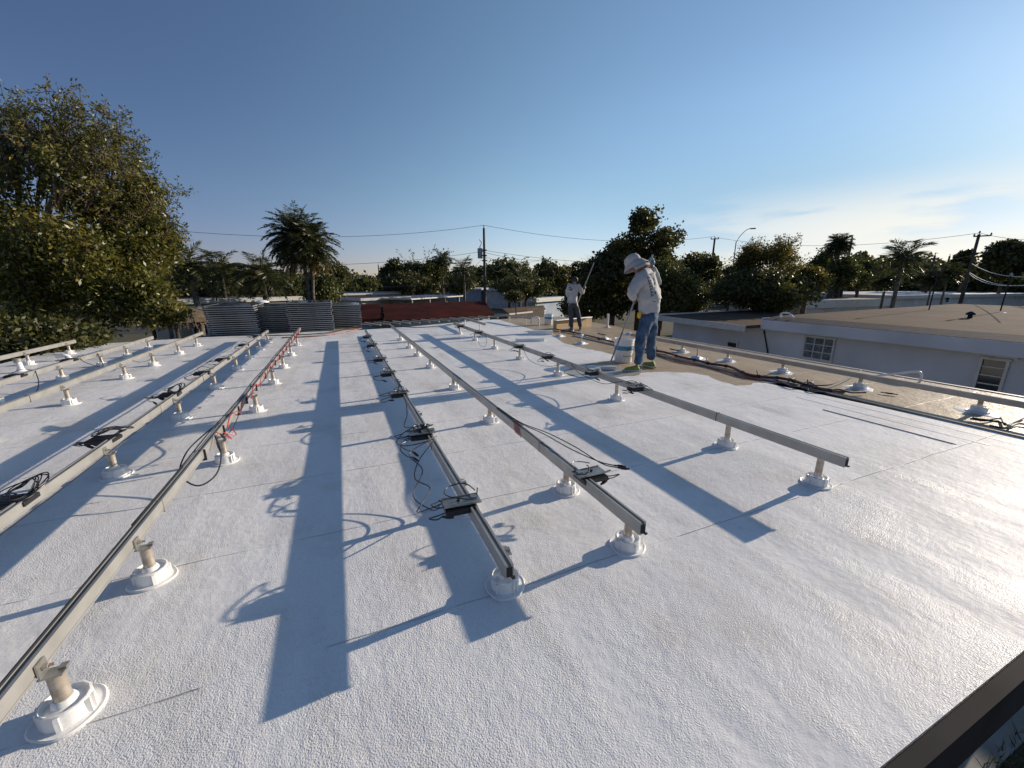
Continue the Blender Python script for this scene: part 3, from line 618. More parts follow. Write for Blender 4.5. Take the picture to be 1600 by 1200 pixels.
# ---------------------------------------------------------------- pails
def pail(loc, label, sc=1.0, txt=True, rz=0):
    t = thing('paint_pail', label, 'pail', loc, rz, 'white coating pails')
    b = MB(); b.lathe([(.128*sc, .0), (.131*sc, .006), (.146*sc, .30*sc), (.152*sc, .30*sc), (.152*sc, .318*sc), (.148*sc, .318*sc), (.148*sc, .335*sc), (.154*sc, .337*sc), (.154*sc, .365*sc), (.146*sc, .368*sc), (.142*sc, .35*sc), (.128*sc, .02)], 40); b.build('bucket', M('pail_plastic', (.78, .78, .77), .35, var=.03), t, smooth=True)
    def band(z0, z1, mat, nm, a0=0, a1=2*math.pi):
        q = MB(); n = 40; ro = lambda z: .128+.018*z/.30+.0018
        vs = []; fs = []
        for k in range(n+1):
            a = a0+(a1-a0)*k/n
            for z in (z0, z1): vs.append((math.cos(a)*ro(z)*sc, math.sin(a)*ro(z)*sc, z*sc))
        for k in range(n): fs.append((2*k, 2*k+2, 2*k+3, 2*k+1))
        q.add(vs, fs); return q.build(nm, mat, t, smooth=True)
    mblue = M('label_blue', (.02, .27, .46), .4, var=.05)
    band(.195, .262, mblue, 'blue_band'); band(.030, .072, mblue, 'blue_band', -2.8, .6); band(.0, .018, m_slot, 'dark_foot')
    lid = MB(); lid.lathe([(.0, .30*sc), (.14*sc, .30*sc)], 24, cap=False); lid.build('wet_paint', m_wpaint, t)
    hd = MB(); hd.tube(spline([(.155*sc, 0, .30*sc), (.12*sc, -.10*sc, .22*sc), (0, -.165*sc, .17*sc), (-.12*sc, -.10*sc, .22*sc), (-.155*sc, 0, .30*sc)], 6), .0025, 5); hd.build('wire_handle', m_alu2, t, smooth=True)
    if txt:
        # lettering and emblem wrapped on the curved label
        def wrap(ob, ang, z):
            dg = bpy.context.evaluated_depsgraph_get(); me = bpy.data.meshes.new_from_object(ob.evaluated_get(dg)); bpy.data.objects.remove(ob)
            xs = [v.co.x for v in me.vertices]; cx = (min(xs)+max(xs))/2
            bm = bmesh.new(); bm.from_mesh(me)
            for v in bm.verts:
                a = ang+(v.co.x-cx)/(.137*sc); zz = z+v.co.y; rr_ = (.128+.018*zz/.30)*sc+.0024+v.co.z
                v.co = Vector((math.cos(a)*rr_, math.sin(a)*rr_, zz))
            bm.to_mesh(me); bm.free(); return me
        ctx = bpy.data.curves.new('lettering', 'FONT'); ctx.body = 'Roof Coating'; ctx.size = .040*sc; ctx.extrude = .0004
        ctx.resolution_u = 3
        to = bpy.data.objects.new('lettering', ctx); COL.objects.link(to); bpy.context.view_layer.update()
        me_ = wrap(to, -1.65, .095*sc); me_.materials.append(m_slot); lo = bpy.data.objects.new('lettering', me_); COL.objects.link(lo); lo.parent = t
        em = MB()
        for (x, z, r_) in ((-.018, .0, .020), (.012, .004, .018), (.0, .022, .013)):
            a = -1.78+x/.137; R_ = .1445*sc; Mx = Matrix.Rotation(a, 3, 'Z') @ Matrix.Rotation(math.pi/2, 3, 'Y')
            em.lathe([(r_*sc, 0), (r_*sc, .002)], 7, (math.cos(a)*R_, math.sin(a)*R_, .215*sc+z), Mx)
        em.build('emblem', M('emblem_orange', (.42, .10, .02), .5, col2=(.03, .02, .02), vs=60), t)
        em = MB()
        for k in range(3):
            a = -1.05; R_ = .140*sc; em.box((math.cos(a)*R_, math.sin(a)*R_, (.07+.03*k)*sc), (.004, .014, .02), Matrix.Rotation(a, 3, 'Z'))
        em.build('emblem', m_slot, t)
    return t
pl = at(976, 566); pail((pl.x, pl.y+.05, 0), 'white five-gallon pail with blue band and black lettering beside the worker in the hat', 1.12, True, math.radians(-30+40))
pl = at(857, 507); pail((pl.x, pl.y, 0), 'distant white pail with a pale blue band left of the far worker', .95, False, 0)
pl = at(838, 513); 

# ---------------------------------------------------------------- people
def skin(name, J, E, root, mat, parent, origin, sub=2, disp=0.0, dscale=.12, smooth=True):
    keys = list(J); idx = {k: i for i, k in enumerate(keys)}; o = Vector(origin)
    me = bpy.data.meshes.new(name); me.from_pydata([tuple(Vector(J[k][0])-o) for k in keys], [(idx[a], idx[b]) for a, b in E], [])
    ob = bpy.data.objects.new(name, me); COL.objects.link(ob); ob.parent = parent
    sm = ob.modifiers.new('skin', 'SKIN'); sm.use_smooth_shade = True
    if not me.skin_vertices: bpy.context.view_layer.update()
    for k in keys:
        r = J[k][1]; r = (r, r) if isinstance(r, float) else r
        me.skin_vertices[0].data[idx[k]].radius = r; me.skin_vertices[0].data[idx[k]].use_root = (k == root)
    ss = ob.modifiers.new('sub', 'SUBSURF'); ss.levels = sub; ss.render_levels = sub
    if disp:
        tx = bpy.data.textures.new(name+'_folds', 'CLOUDS'); tx.noise_scale = dscale; tx.noise_depth = 2
        dm = ob.modifiers.new('folds', 'DISPLACE'); dm.texture = tx; dm.strength = disp; dm.texture_coords = 'LOCAL'; dm.mid_level = .5
    # bake the modifiers so that the folds and joints are plain mesh
    bpy.context.view_layer.update(); dg = bpy.context.evaluated_depsgraph_get()
    m2 = bpy.data.meshes.new_from_object(ob.evaluated_get(dg)); ob.modifiers.clear(); ob.data = m2
    m2.materials.clear(); m2.materials.append(mat)
    for p_ in m2.polygons: p_.use_smooth = True
    return ob
m_skin = M('skin', (.32, .16, .10), .5, var=.08); m_shirt = M('grey_shirt', (.46, .46, .45), .85, var=.10, vs=6, bump=.25, bs=25, bd=.01, col2=(.36, .36, .36))
m_jean = M('blue_jeans', (.075, .12, .19), .9, spec=.2, var=.22, vs=9, bump=.5, bs=24, bd=.012, col2=(.03, .055, .10)); m_jean2 = M('dark_jeans', (.055, .065, .085), .85, var=.2, vs=8, bump=.3, bs=30)
m_hat = M('hat_cloth', (.50, .48, .45), .85, var=.08, vs=10); m_lime = M('lime_shoe', (.15, .23, .03), .6, var=.2, vs=20, col2=(.15, .22, .05)); m_glove = M('blue_glove', (.08, .30, .55), .45)
m_print = M('shirt_print', (.035, .04, .07), .8); m_hair = M('dark_hair', (.02, .015, .012), .6, bump=.5, bs=60); m_shoe2 = M('worn_shoe', (.16, .12, .09), .7); m_yel = M('yellow_rag', (.70, .42, .03), .7)
m_fleece = M('roller_nap', (.7, .69, .67), .8, bump=.8, bs=90, bd=.006); m_sole = M('shoe_sole', (.5, .5, .42), .6)

def grip(name, c, axis, palm_dir, mat, parent, origin, sc=1.0):
    """hand closed round a pole: palm, four bent fingers of unequal length and a thumb from the side of the palm"""
    c = Vector(c); ax = Vector(axis).normalized(); pd = Vector(palm_dir); pd = (pd-ax*pd.dot(ax)).normalized(); sd_ = ax.cross(pd)
    J = {'wrist': (c+pd*.075*sc-ax*.035*sc, .026*sc), 'palm': (c+pd*.042*sc, .030*sc)}; E_ = [('wrist', 'palm')]
    for i, ln_ in enumerate((.9, 1.0, .95, .78)):
        b = c+ax*(.034-.022*i)*sc
        J['k%d' % i] = (b+pd*.032*sc+sd_*.014*sc, .0105*sc); J['m%d' % i] = (b+sd_*.030*sc*ln_-pd*.004*sc, .0095*sc); J['t%d' % i] = (b-pd*.024*sc*ln_+sd_*.006*sc, .0085*sc)
        E_ += [('palm', 'k%d' % i), ('k%d' % i, 'm%d' % i), ('m%d' % i, 't%d' % i)]
    J['th0'] = (c+pd*.034*sc-sd_*.020*sc+ax*.02*sc, .012*sc); J['th1'] = (c-sd_*.026*sc+ax*.040*sc, .0105*sc); J['th2'] = (c-pd*.018*sc-sd_*.012*sc+ax*.046*sc, .009*sc)
    E_ += [('palm', 'th0'), ('th0', 'th1'), ('th1', 'th2')]
    return skin(name, J, E_, 'palm', mat, parent, origin, 1)

def shoe(name, heel, toe, mat, parent, origin, hgt=.085):
    heel = Vector(heel); toe = Vector(toe); heel.z = 0; toe.z = 0; d = (toe-heel).normalized(); up = Vector((0, 0, 1)); l = (toe-heel).length
    J = {'heel': (heel+d*.03+up*.045, .042), 'ank': (heel+d*.055+up*.095, .045), 'mid': (heel+d*l*.5+up*.048, .042), 'ball': (heel+d*l*.75+up*.036, .042), 'toe': (heel+d*(l-.03)+up*.030, .030)}
    s_ = skin(name, J, [('heel', 'mid'), ('ank', 'mid'), ('mid', 'ball'), ('ball', 'toe')], 'mid', mat, parent, origin, 2)
    so = MB(); x = Vector((-d.y, d.x, 0)); o = Vector(origin)
    out_ = []
    for k in range(18):
        a = 2*math.pi*k/18; ca = math.cos(a); wv = .043*(1+.15*ca); out_.append(heel+d*(l/2+ca*l/2)+x*wv*math.sin(a)*1.05)
    so.prism([(p_.x, p_.y) for p_ in out_], .012, .034); so.build('sole', m_sole, parent, o)
    return s_

D1 = 6.50
o1 = Vector((at(1003, 577).x, at(1003, 577).y, 0))
man = thing('person', 'worker in sun hat, grey shirt, jeans and lime shoes pushing a paint roller', 'person', o1)
J1 = lambda x, y, d=0: W(x, y, D1+d)
hip = J1(1014, 494); 
ankL = J1(997, 570, -.12); ankR = J1(1017, 563, .16)
ankL.z = max(ankL.z, .09); ankR.z = max(ankR.z, .09)
kneeL = J1(1001, 533, -.16); kneeR = J1(1018, 530, .12)
hipL = J1(1009, 501, -.11); hipR = J1(1019, 500, .10)
waist = J1(1014, 483); belly = J1(1014, 470, 0); chest = J1(1011, 450); upch = J1(1006, 434); neck = J1(1000, 423); head0 = J1(994, 417, 0); head1 = J1(987, 412, 0)
shL = J1(1000, 434, -.19); elL = J1(986, 461, -.26); haL = J1(991.5, 468.5, -.02)
shR = J1(1015, 433, .17); elR = J1(1030, 445, .30); haR = J1(1016, 408, .14)
los = Vector((o1.x, o1.y, 0)).normalized(); left_im = Vector((-los.y, los.x, 0))
face = (left_im*math.cos(math.radians(20))+los*math.sin(math.radians(20))).normalized()
# body (mostly under clothes)
Jb = {'hip': (hip, .10), 'belly': (belly, .10), 'chest': (chest, .12), 'up': (upch, .10), 'neck': (neck, .055), 'h0': (head0, .072), 'h1': (head1, .085), 'chin': (head1+face*.05-Vector((0, 0, .085)), .045), 'nose': (head1+face*.11-Vector((0, 0, .05)), .017),
      'shL': (shL, .055), 'elL': (elL, .038), 'haL': (haL, .026), 'shR': (shR, .055), 'elR': (elR, .038), 'haR': (haR, .026),
      'hL': (hipL, .085), 'kL': (kneeL, .055), 'aL': (ankL, .038), 'hR': (hipR, .085), 'kR': (kneeR, .055), 'aR': (ankR, .038)}
Eb = [('hip', 'belly'), ('belly', 'chest'), ('chest', 'up'), ('up', 'neck'), ('neck', 'h0'), ('h0', 'h1'), ('h0', 'chin'), ('h1', 'nose'), ('up', 'shL'), ('shL', 'elL'), ('elL', 'haL'), ('up', 'shR'), ('shR', 'elR'), ('elR', 'haR'), ('hip', 'hL'), ('hL', 'kL'), ('kL', 'aL'), ('hip', 'hR'), ('hR', 'kR'), ('kR', 'aR')]
skin('body', Jb, Eb, 'hip', m_skin, man, o1, 2)
mL = (shL+elL)/2+Vector((-.01, 0, 0)); mR = (shR+elR)/2
Js = {'hem': (J1(1014.5, 493.5), .148), 'waist': (J1(1014.5, 482), .160), 'belly': (belly+Vector((.0, .0, .0)), .175), 'chest': (chest, .185), 'up': (upch, .145), 'nk': (J1(1001, 424), .090),
      'shL': (shL, .088), 'mL': (mL, .082), 'elL': (elL, .075), 'haL': (haL+(elL-haL)*.35, .050), 'shR': (shR, .085), 'mR': (mR, .075), 'elR': (elR, .068), 'haR': (haR+(elR-haR)*.22, .045)}
skin('shirt', Js, [('hem', 'waist'), ('waist', 'belly'), ('belly', 'chest'), ('chest', 'up'), ('up', 'nk'), ('up', 'shL'), ('shL', 'mL'), ('mL', 'elL'), ('elL', 'haL'), ('up', 'shR'), ('shR', 'mR'), ('mR', 'elR'), ('elR', 'haR')], 'chest', m_shirt, man, o1, 3, .06, .13)
Jj = {'w': (J1(1014, 484), .128), 'hip': (J1(1014, 497), .145), 'hL': (hipL, .105), 'tL': ((hipL+kneeL)/2, .098), 'kL': (kneeL, .080), 'cL': ((kneeL+ankL)/2, .074), 'aL': (ankL+Vector((0, 0, .0)), .070), 'hR': (hipR, .105), 'tR': ((hipR+kneeR)/2, .098), 'kR': (kneeR, .080), 'cR': ((kneeR+ankR)/2, .072), 'aR': (ankR, .070)}
skin('jeans', Jj, [('w', 'hip'), ('hip', 'hL'), ('hL', 'tL'), ('tL', 'kL'), ('kL', 'cL'), ('cL', 'aL'), ('hip', 'hR'), ('hR', 'tR'), ('tR', 'kR'), ('kR', 'cR'), ('cR', 'aR')], 'hip', m_jean, man, o1, 3, .05, .10)
shoe('shoe', J1(1003, 575, -.12), at(972, 581), m_lime, man, o1); shoe('shoe', J1(1026, 572, .18), at(1002, 571), m_lime, man, o1)
# hat : round crown, wide drooping brim, neck flap
left_im = Vector((-RT[0], -RT[1], 0)); los = Vector((o1.x, o1.y, 0)).normalized(); left_im = Vector((-los.y, los.x, 0))
face = (left_im*math.cos(math.radians(20))+los*math.sin(math.radians(20))).normalized()
side = Vector((0, 0, 1)).cross(face).normalized(); tilt = math.radians(33)
fz = (Vector((0, 0, 1))*math.cos(tilt)+face*math.sin(tilt)).normalized(); fx = side.cross(fz).normalized()*1.0
Mh = Matrix((fx, side, fz)).transposed()
hc = J1(990, 411.5)-o1
hb = MB(); hb.lathe([(.112, 0), (.116, .025), (.112, .07), (.092, .112), (.05, .134), (.008, .138)], 26, hc, Mh, 1.08, .95); hb.build('hat', m_hat, man, smooth=True)
br = MB(); n = 40; vs = []; fs = []
for k in range(n):
    a = 2*math.pi*k/n; ca, sa = math.cos(a), math.sin(a); back = max(0, -ca)
    for (rr_, dz) in ((.100, .012), (.14, -.010), (.175+.02*back, -.045-.05*back-.02*abs(sa)), (.18+.02*back, -.052-.05*back-.02*abs(sa)), (.14, -.020), (.104, .0)):
        vs.append(Mh @ Vector((ca*rr_*1.05, sa*rr_*.92, dz+.006*math.sin(3*a)))+hc)
for k in range(n):
    for q in range(6): fs.append((k*6+q, ((k+1) % n)*6+q, ((k+1) % n)*6+(q+1) % 6, k*6+(q+1) % 6))
br.add(vs, fs); br.build('brim', m_hat, man, smooth=True)
fl = MB(); vs = []; fs = []; n = 14
for k in range(n+1):
    a = math.pi*.55+(math.pi*.9)*k/n
    for j, (rr_, dz) in enumerate(((.115, -.005), (.15, -.06), (.185, -.115), (.195, -.15), (.185, -.15), (.14, -.06), (.108, -.012))):
        p_ = Mh @ Vector((math.cos(a)*rr_, math.sin(a)*rr_*.95, dz)); p_.z += .0; vs.append(p_+hc+Vector((0, 0, .004*math.sin(k*1.7))))
for k in range(n):
    for q in range(7): fs.append((k*7+q, (k+1)*7+q, (k+1)*7+(q+1) % 7, k*7+(q+1) % 7))
fl.add(vs, fs); fl.build('neck_flap', m_hat, man, smooth=True)
# pole geometry
rol = at(950, 579); rol.z = .05; pole_dir = (haR-rol).normalized(); 
haL_on = rol+pole_dir*((haL-rol).dot(pole_dir))
grip('glove', haR, pole_dir, Vector((0, 0, -1))+(elR-haR), m_glove, man, o1, 1.15)
grip('hand', haL_on, pole_dir, (elL-haL), m_skin, man, o1, 1.05)
# back print: a row of letter-like bars lying on the cloth, built as cloth patches proud of the shirt
def shirt_patch(parent, o, shirt, cols, getp, d, mat, name='shirt_print'):
    """project little tiles along -d on to the shirt mesh so that they hug the folds"""
    bpy.context.view_layer.update(); mb = MB(); d = Vector(d).normalized()
    for quad in cols:
        pts = []
        for (a, b) in quad:
            s_ = Vector(getp(a, b))-o; ok, hit, nrm, fi = shirt.ray_cast(s_-d*1.0, d)
            if not ok: break
            pts.append(hit-d*.006)
        if len(pts) == len(quad): mb.add(pts, [tuple(range(len(pts)))])
    if mb.v: mb.build(name, mat, parent)
sh = [c_ for c_ in KIDS(man) if c_.name.startswith('shirt')][0]
rr = random.Random(12); tiles = []
def glyph(cx, cy, w, h, skew): tiles.append([(cx-w/2, cy-h/2), (cx+w/2, cy-h/2+skew), (cx+w/2, cy+h/2+skew), (cx-w/2, cy+h/2)])
for i, y in enumerate((433, 437.5, 442, 446.5, 451, 455.5, 460)):
    x = 1014.5+i*.85; glyph(x, y, 4.2, 1.3, .8); glyph(x-1.6, y+1.7, 1.2, 2.6, .3)
    if i % 2: glyph(x+1.8, y+1.5, 1.2, 2.4, .3)
for i, y in enumerate((436, 444, 450, 457)): glyph(1021.5+i*.8, y, 1.6, 4.2, .4)
glyph(1022, 470, 5.5, 1.0, .8)
shirt_patch(man, o1, sh, tiles, lambda x, y: J1(x, y), ray(1018, 446), m_print)
rag = MB(); pr = J1(999, 492, -.14)-o1; rag.lathe([(.005, -.055), (.028, -.04), (.034, 0), (.025, .035), (.01, .045)], 9, pr, wob=.12); rag.build('pocket_rag', m_yel, man, smooth=True)

def roller(rol, top, label, wdir, mat=m_alu, w=.23):
    t = thing('paint_roller', label, 'paint roller', (rol.x, rol.y, 0), 0, 'long-handled paint rollers'); o = Vector((rol.x, rol.y, 0)); d = (top-rol).normalized(); wd_ = Vector(wdir).normalized()
    a = rol+d*.12; L0 = (top-a).length
    mb = MB(); mb.tube([a-o, a+d*L0*.30-o], .012, 10); mb.build('handle_grip', M('pole_dark', (.05, .05, .05), .5, col2=(.25, .24, .22), vs=20), t, smooth=True)
    mb = MB(); mb.tube([a+d*L0*.30-o, top+d*.10-o], .014, 10); mb.build('pole', m_alu, t, smooth=True)
    mb = MB(); c0 = rol-o; e = c0+wd_*w*.5; mb.tube(spline([a-o, a-o-d*.03, c0+d*.06+wd_*(w*.55), e+wd_*.03, e], 5), .004, 6); mb.build('wire_frame', m_plate, t, smooth=True)
    mb = MB(); mb.tube([c0-wd_*w/2, c0+wd_*w/2], .030, 14); mb.build('roller_cover', m_fleece, t, smooth=True)
    return t
roller(Vector((rol.x, rol.y, .036)), haR, 'long aluminium paint roller held by the worker in the hat', los*.25-left_im)
tr = MB()  # flat white tray-like squeegee pad beside the roller
pt_ = at(955, 583)-Vector((0, 0, 0)); 

# far worker
D2 = 11.6; o2 = Vector((at(900, 516).x, at(900, 516).y, 0)); J2 = lambda x, y, d=0: W(x, y, D2+d)
man2 = thing('person', 'distant worker seen from behind in grey printed shirt, dark jeans, pole raised', 'person', o2)
f0 = J2(893, 511, -.05); f1 = J2(907, 511, .1); f0.z = .08; f1.z = .08
k0 = J2(892, 491, -.02); k1 = J2(903.5, 492, .05); h0_ = J2(891, 476); h1_ = J2(899.5, 476)
sL = J2(889, 446.5); sR = J2(902.5, 446.5); eR = J2(910.5, 459, .06); hR_ = J2(912.5, 449, .12); eL = J2(886, 459, .08); hL_ = J2(890, 466, .24)
Jb = {'hip': (J2(895, 474), .09), 'ch': (J2(895.5, 456), .10), 'up': (J2(896, 448), .08), 'neck': (J2(897, 443), .048), 'head': (J2(898.3, 438), .078), 'ht': (J2(898.4, 436), .066), 'ear': (J2(901.2, 438.5), .014),
      'sL': (sL, .05), 'eL': (eL, .035), 'hL': (hL_, .03), 'sR': (sR, .05), 'eR': (eR, .035), 'hR': (hR_, .028), 'a': (h0_, .075), 'b': (k0, .05), 'c': (f0, .035), 'd': (h1_, .075), 'e': (k1, .05), 'f': (f1, .035)}
skin('body', Jb, [('hip', 'ch'), ('ch', 'up'), ('up', 'neck'), ('neck', 'head'), ('head', 'ht'), ('head', 'ear'), ('up', 'sL'), ('sL', 'eL'), ('eL', 'hL'), ('up', 'sR'), ('sR', 'eR'), ('eR', 'hR'), ('hip', 'a'), ('a', 'b'), ('b', 'c'), ('hip', 'd'), ('d', 'e'), ('e', 'f')], 'hip', m_skin, man2, o2, 2)
hr_ = MB(); hr_.lathe([(.086, -.045), (.092, .0), (.088, .04), (.06, .075), (.01, .09)], 18, J2(898.0, 437.3, -.012)-o2, None, 1, 1); hr_.build('hair', m_hair, man2, smooth=True)
skin('shirt', {'hem': (J2(894, 471.5), .135), 'w': (J2(894.5, 465), .145), 'ch': (J2(895.3, 455.5), .155), 'up': (J2(896, 449), .12), 'nk': (J2(896.8, 445), .06), 'sL': (sL, .08), 'eL': (eL, .06), 'hL': (hL_+(eL-hL_)*.3, .045), 'sR': (sR, .08), 'eR': (eR, .062), 'hR': (hR_+(eR-hR_)*.25, .042)},
     [('hem', 'w'), ('w', 'ch'), ('ch', 'up'), ('up', 'nk'), ('up', 'sL'), ('sL', 'eL'), ('eL', 'hL'), ('up', 'sR'), ('sR', 'eR'), ('eR', 'hR')], 'w', m_shirt, man2, o2, 3, .035, .1)
skin('jeans', {'w': (J2(894.5, 472), .12), 'hip': (J2(895, 475.5), .13), 'a': (h0_, .09), 'b': (k0, .072), 'c': (f0, .062), 'd': (h1_, .09), 'e': (k1, .072), 'f': (f1, .062)},
     [('w', 'hip'), ('hip', 'a'), ('a', 'b'), ('b', 'c'), ('hip', 'd'), ('d', 'e'), ('e', 'f')], 'hip', m_jean2, man2, o2, 3, .03, .09)
los2 = Vector((o2.x, o2.y, 0)).normalized()
for ff in (f0, f1): shoe('shoe', Vector((ff.x, ff.y, 0))-los2*.07, Vector((ff.x, ff.y, 0))+los2*.19, m_shoe2, man2, o2)
pd2 = (J2(925, 418, .2)-hR_).normalized(); grip('hand', hR_, pd2, eR-hR_, m_skin, man2, o2, 1.0)
sh2 = [c_ for c_ in KIDS(man2) if c_.name.startswith('shirt')][0]
tiles = []
for s_ in range(5):
    x0 = 888+s_*1.3; y0 = 450.5-(1.9-abs(s_-2))*1.3; tiles.append([(x0, y0), (x0+1.35, y0+(-1.1 if s_ < 2 else 1.1)), (x0+1.35, y0+1.5+(-1.1 if s_ < 2 else 1.1)), (x0, y0+1.5)])
tiles.append([(889.3, 452), (893.3, 452), (893.3, 454), (889.3, 454)]); tiles.append([(887.6, 457.6), (896, 456.4), (896, 457.5), (887.6, 458.7)]); tiles.append([(888.5, 460), (893.5, 459.4), (893.5, 460.2), (888.5, 460.8)])
shirt_patch(man2, o2, sh2, tiles, lambda x, y: J2(x, y), ray(892, 454), m_print)
r2_ = hR_-pd2*((hR_.z-.04)/pd2.z)
roller(Vector((r2_.x, r2_.y, .036)), hR_+pd2*.62, 'pale long pole roller raised beside the far worker', Vector((1, 0, 0)))

# ---------------------------------------------------------------- stacks of solar panels
pr = random.Random(21)
def make_panel(w, d):
    t = thing('solar_panel', 'x', 'solar panel')
    b = MB(); h = .026
    for (cx, cy, sx, sy) in ((0, -d/2+.012, w, .024), (0, d/2-.012, w, .024), (-w/2+.012, 0, .024, d-.05), (w/2-.012, 0, .024, d-.05)): b.box((cx, cy, h/2), (sx, sy, h))
    b.build('frame', m_panelf, t)
    b = MB(); b.box((0, 0, h-.006), (w-.05, d-.05, .006)); b.build('cell_sheet', m_cell, t)
    b = MB()
    for sx in (-1, 1):
        for sy in (-1, 1): b.box((sx*(w/2-.03), sy*(d/2-.05), h+.014), (.03, .03, .0275))
    b.build('corner_spacer', m_slot, t)
    return t
P0 = None
ORD15 = ['first', 'second', 'third', 'fourth', 'fifth', 'sixth', 'seventh', 'eighth', 'ninth', 'tenth', 'eleventh', 'twelfth', 'thirteenth', 'fourteenth', 'fifteenth']
STK = [(-2.60, 13.42, 14, 'the left front stack'), (-1.75, 13.95, 13, 'the stack behind the left front one'), (-.77, 13.40, 15, 'the right front stack'), (.02, 13.95, 13, 'the rearmost stack by the red roof')]
for (x, y, nn, nm) in STK:
    for k in range(nn):
        if P0 is None: P0 = make_panel(1.13, 1.7); o = P0
        else: o = copy_tree(P0)
        lean = (x+.5)*.0035*k
        o.location = (x+pr.uniform(-.022, .022)+lean*.6, y+pr.uniform(-.03, .03), .012+k*.0545); o.rotation_euler = (0, 0, pr.uniform(-.008, .008)); o.name = 'solar_panel'
        o['label'] = ('solar panel, %s in %s' % ('topmost' if k == nn-1 else 'bottom one' if k == 0 else ORD15[k]+' from the bottom', nm)); o['group'] = 'solar panels stacked at the far roof edge'; o['category'] = 'solar panel'
mb = MB(); mb.lathe([(.16, 0), (.15, .03), (.09, .06), (.01, .07)], 14, (0, 0, 0), wob=.1)
tag(mb.build('plastic_bag', m_wpaint, origin=(0, 0, 0), loc=(-2.0, 13.4, .012+14*.0545+.02), smooth=True), 'crumpled white plastic bag on top of the left front panel stack', 'bag')

# ---------------------------------------------------------------- buildings
def windowpart(parent, o, c, dr, w, h, nx=2, ny=2, pane=m_glass, hood=False):
    """c centre (world), dr horizontal unit vector along the wall; window proud of the wall towards the camera"""
    dr = Vector((dr[0], dr[1], 0)).normalized(); nr = Vector((dr.y, -dr.x, 0))
    if nr.dot(Vector((c[0], c[1], 0))) > 0: nr = -nr
    Mx = Matrix((dr, nr, Vector((0, 0, 1)))).transposed(); c = Vector(c)-o; fb = MB(); th = .05
    for (a, b, sx, sz) in ((0, h/2, w+.1, th*1.4), (0, -h/2, w+.1, th*1.4), (-w/2, 0, th*1.3, h-.07), (w/2, 0, th*1.3, h-.07)): fb.box(c+dr*a+Vector((0, 0, b))+nr*.035, (sx, .07, sz), Mx)
    for i in range(1, nx): fb.box(c+dr*(-w/2+w*i/nx)+nr*.03, (.03, .035, h-.07), Mx)
    for i in range(1, ny): fb.box(c+Vector((0, 0, -h/2+h*i/ny))+nr*.032, (w-.07, .037, .03), Mx)
    if hood: fb.box(c+Vector((0, 0, h/2+.09))+nr*.07, (w+.35, .14, .05), Mx)
    f = fb.build('window', m_frame, parent); pb = MB(); pb.box(c+nr*.012, (w-.03, .02, h-.03), Mx); pb.build('pane', pane, f)
def house(pa, pb, z, depth, label, wall, roof, name='house', h=None, over=.35, fascia=.22, wins=0, wx=None, roofm_t=.18, extra=None, winmat=m_glass, cat='house', group=None):
    """front roof edge from pixel pa to pb at height z; the building goes back 'depth' metres"""
    A = at(*pa, z); B = at(*pb, z); dr = (B-A); Lf = dr.length; dr.normalize(); nb_ = Vector((-dr.y, dr.x, 0))
    if nb_.dot(Vector((A.x, A.y, 0))) < 0: nb_ = -nb_
    o = Vector(((A.x+B.x)/2, (A.y+B.y)/2, GROUND)); t = thing(name, label, cat, o, 0, group)
    rb = MB(); rb.slab([A-o, B-o, B+nb_*depth-o, A+nb_*depth-o], roofm_t); rb.build('roof', roof, t)
    fb = MB(); fb.bar(A-nb_*.02-o+Vector((0, 0, -fascia/2+.02)), B-nb_*.02-o+Vector((0, 0, -fascia/2+.02)), .04, fascia)
    fb.bar(A-dr*.02-o+Vector((0, 0, -fascia/2+.02)), A-dr*.02+nb_*depth-o+Vector((0, 0, -fascia/2+.02)), .04, fascia); fb.bar(B+dr*.02-o+Vector((0, 0, -fascia/2+.02)), B+dr*.02+nb_*depth-o+Vector((0, 0, -fascia/2+.02)), .04, fascia)
    fb.build('fascia', m_frame if roof is not m_brownroof else m_stucco, t)
    a = A+dr*over+nb_*over; b = B-dr*over+nb_*over; wb = MB()
    q = [a, b, b+nb_*(depth-2*over), a+nb_*(depth-2*over)]; wb.prism([((p_-o).x, (p_-o).y) for p_ in q], 0, z-GROUND-roofm_t); wb.build('wall', wall, t)
    for k in range(wins):
        fr = (k+.6)/(wins+.2); c = a+dr*((b-a).length*fr); c.z = z-roofm_t-1.15; windowpart(t, o, c, dr, 1.3, 1.1, 2, 2, winmat)
    return t, o, A, B, dr, nb_

# neighbour on the right, running parallel to our roof
ZN = -.15
A = at(1605, 536, ZN); B = at(1192, 499, ZN); dr = (B-A).normalized(); A = A-dr*7; nb_ = Vector((dr.y, -dr.x, 0))
if nb_.dot(Vector((1, 0, 0))) < 0: nb_ = -nb_
o = Vector((A.x, A.y, GROUND)); T = thing('neighbour_house', 'long single-storey grey stucco house with a brown flat roof on the right', 'house', o)
DP = 15.0; LN = (B-A).length
rb = MB(); rb.slab([A+nb_*.8-o+Vector((0, 0, .12)), B+nb_*.8-o+Vector((0, 0, .12)), B+nb_*DP-o+Vector((0, 0, .35)), A+nb_*DP-o+Vector((0, 0, .35))], .3); rb.build('roof', m_brownroof, T)
rb = MB(); rb.slab([A-o, B-o, B+nb_*.8-o+Vector((0, 0, .12)), A+nb_*.8-o+Vector((0, 0, .12))], .12); rb.build('roof_edge', m_tarroof, T)
fb = MB(); fb.bar(A-o-nb_*.02-Vector((0, 0, .20)), B-o-nb_*.02-Vector((0, 0, .20)), .05, .38); fb.bar(B-o+dr*.03-Vector((0, 0, .14)), B-o+dr*.03+nb_*DP-Vector((0, 0, .14)), .05, .40); fb.build('fascia', m_stucco, T)
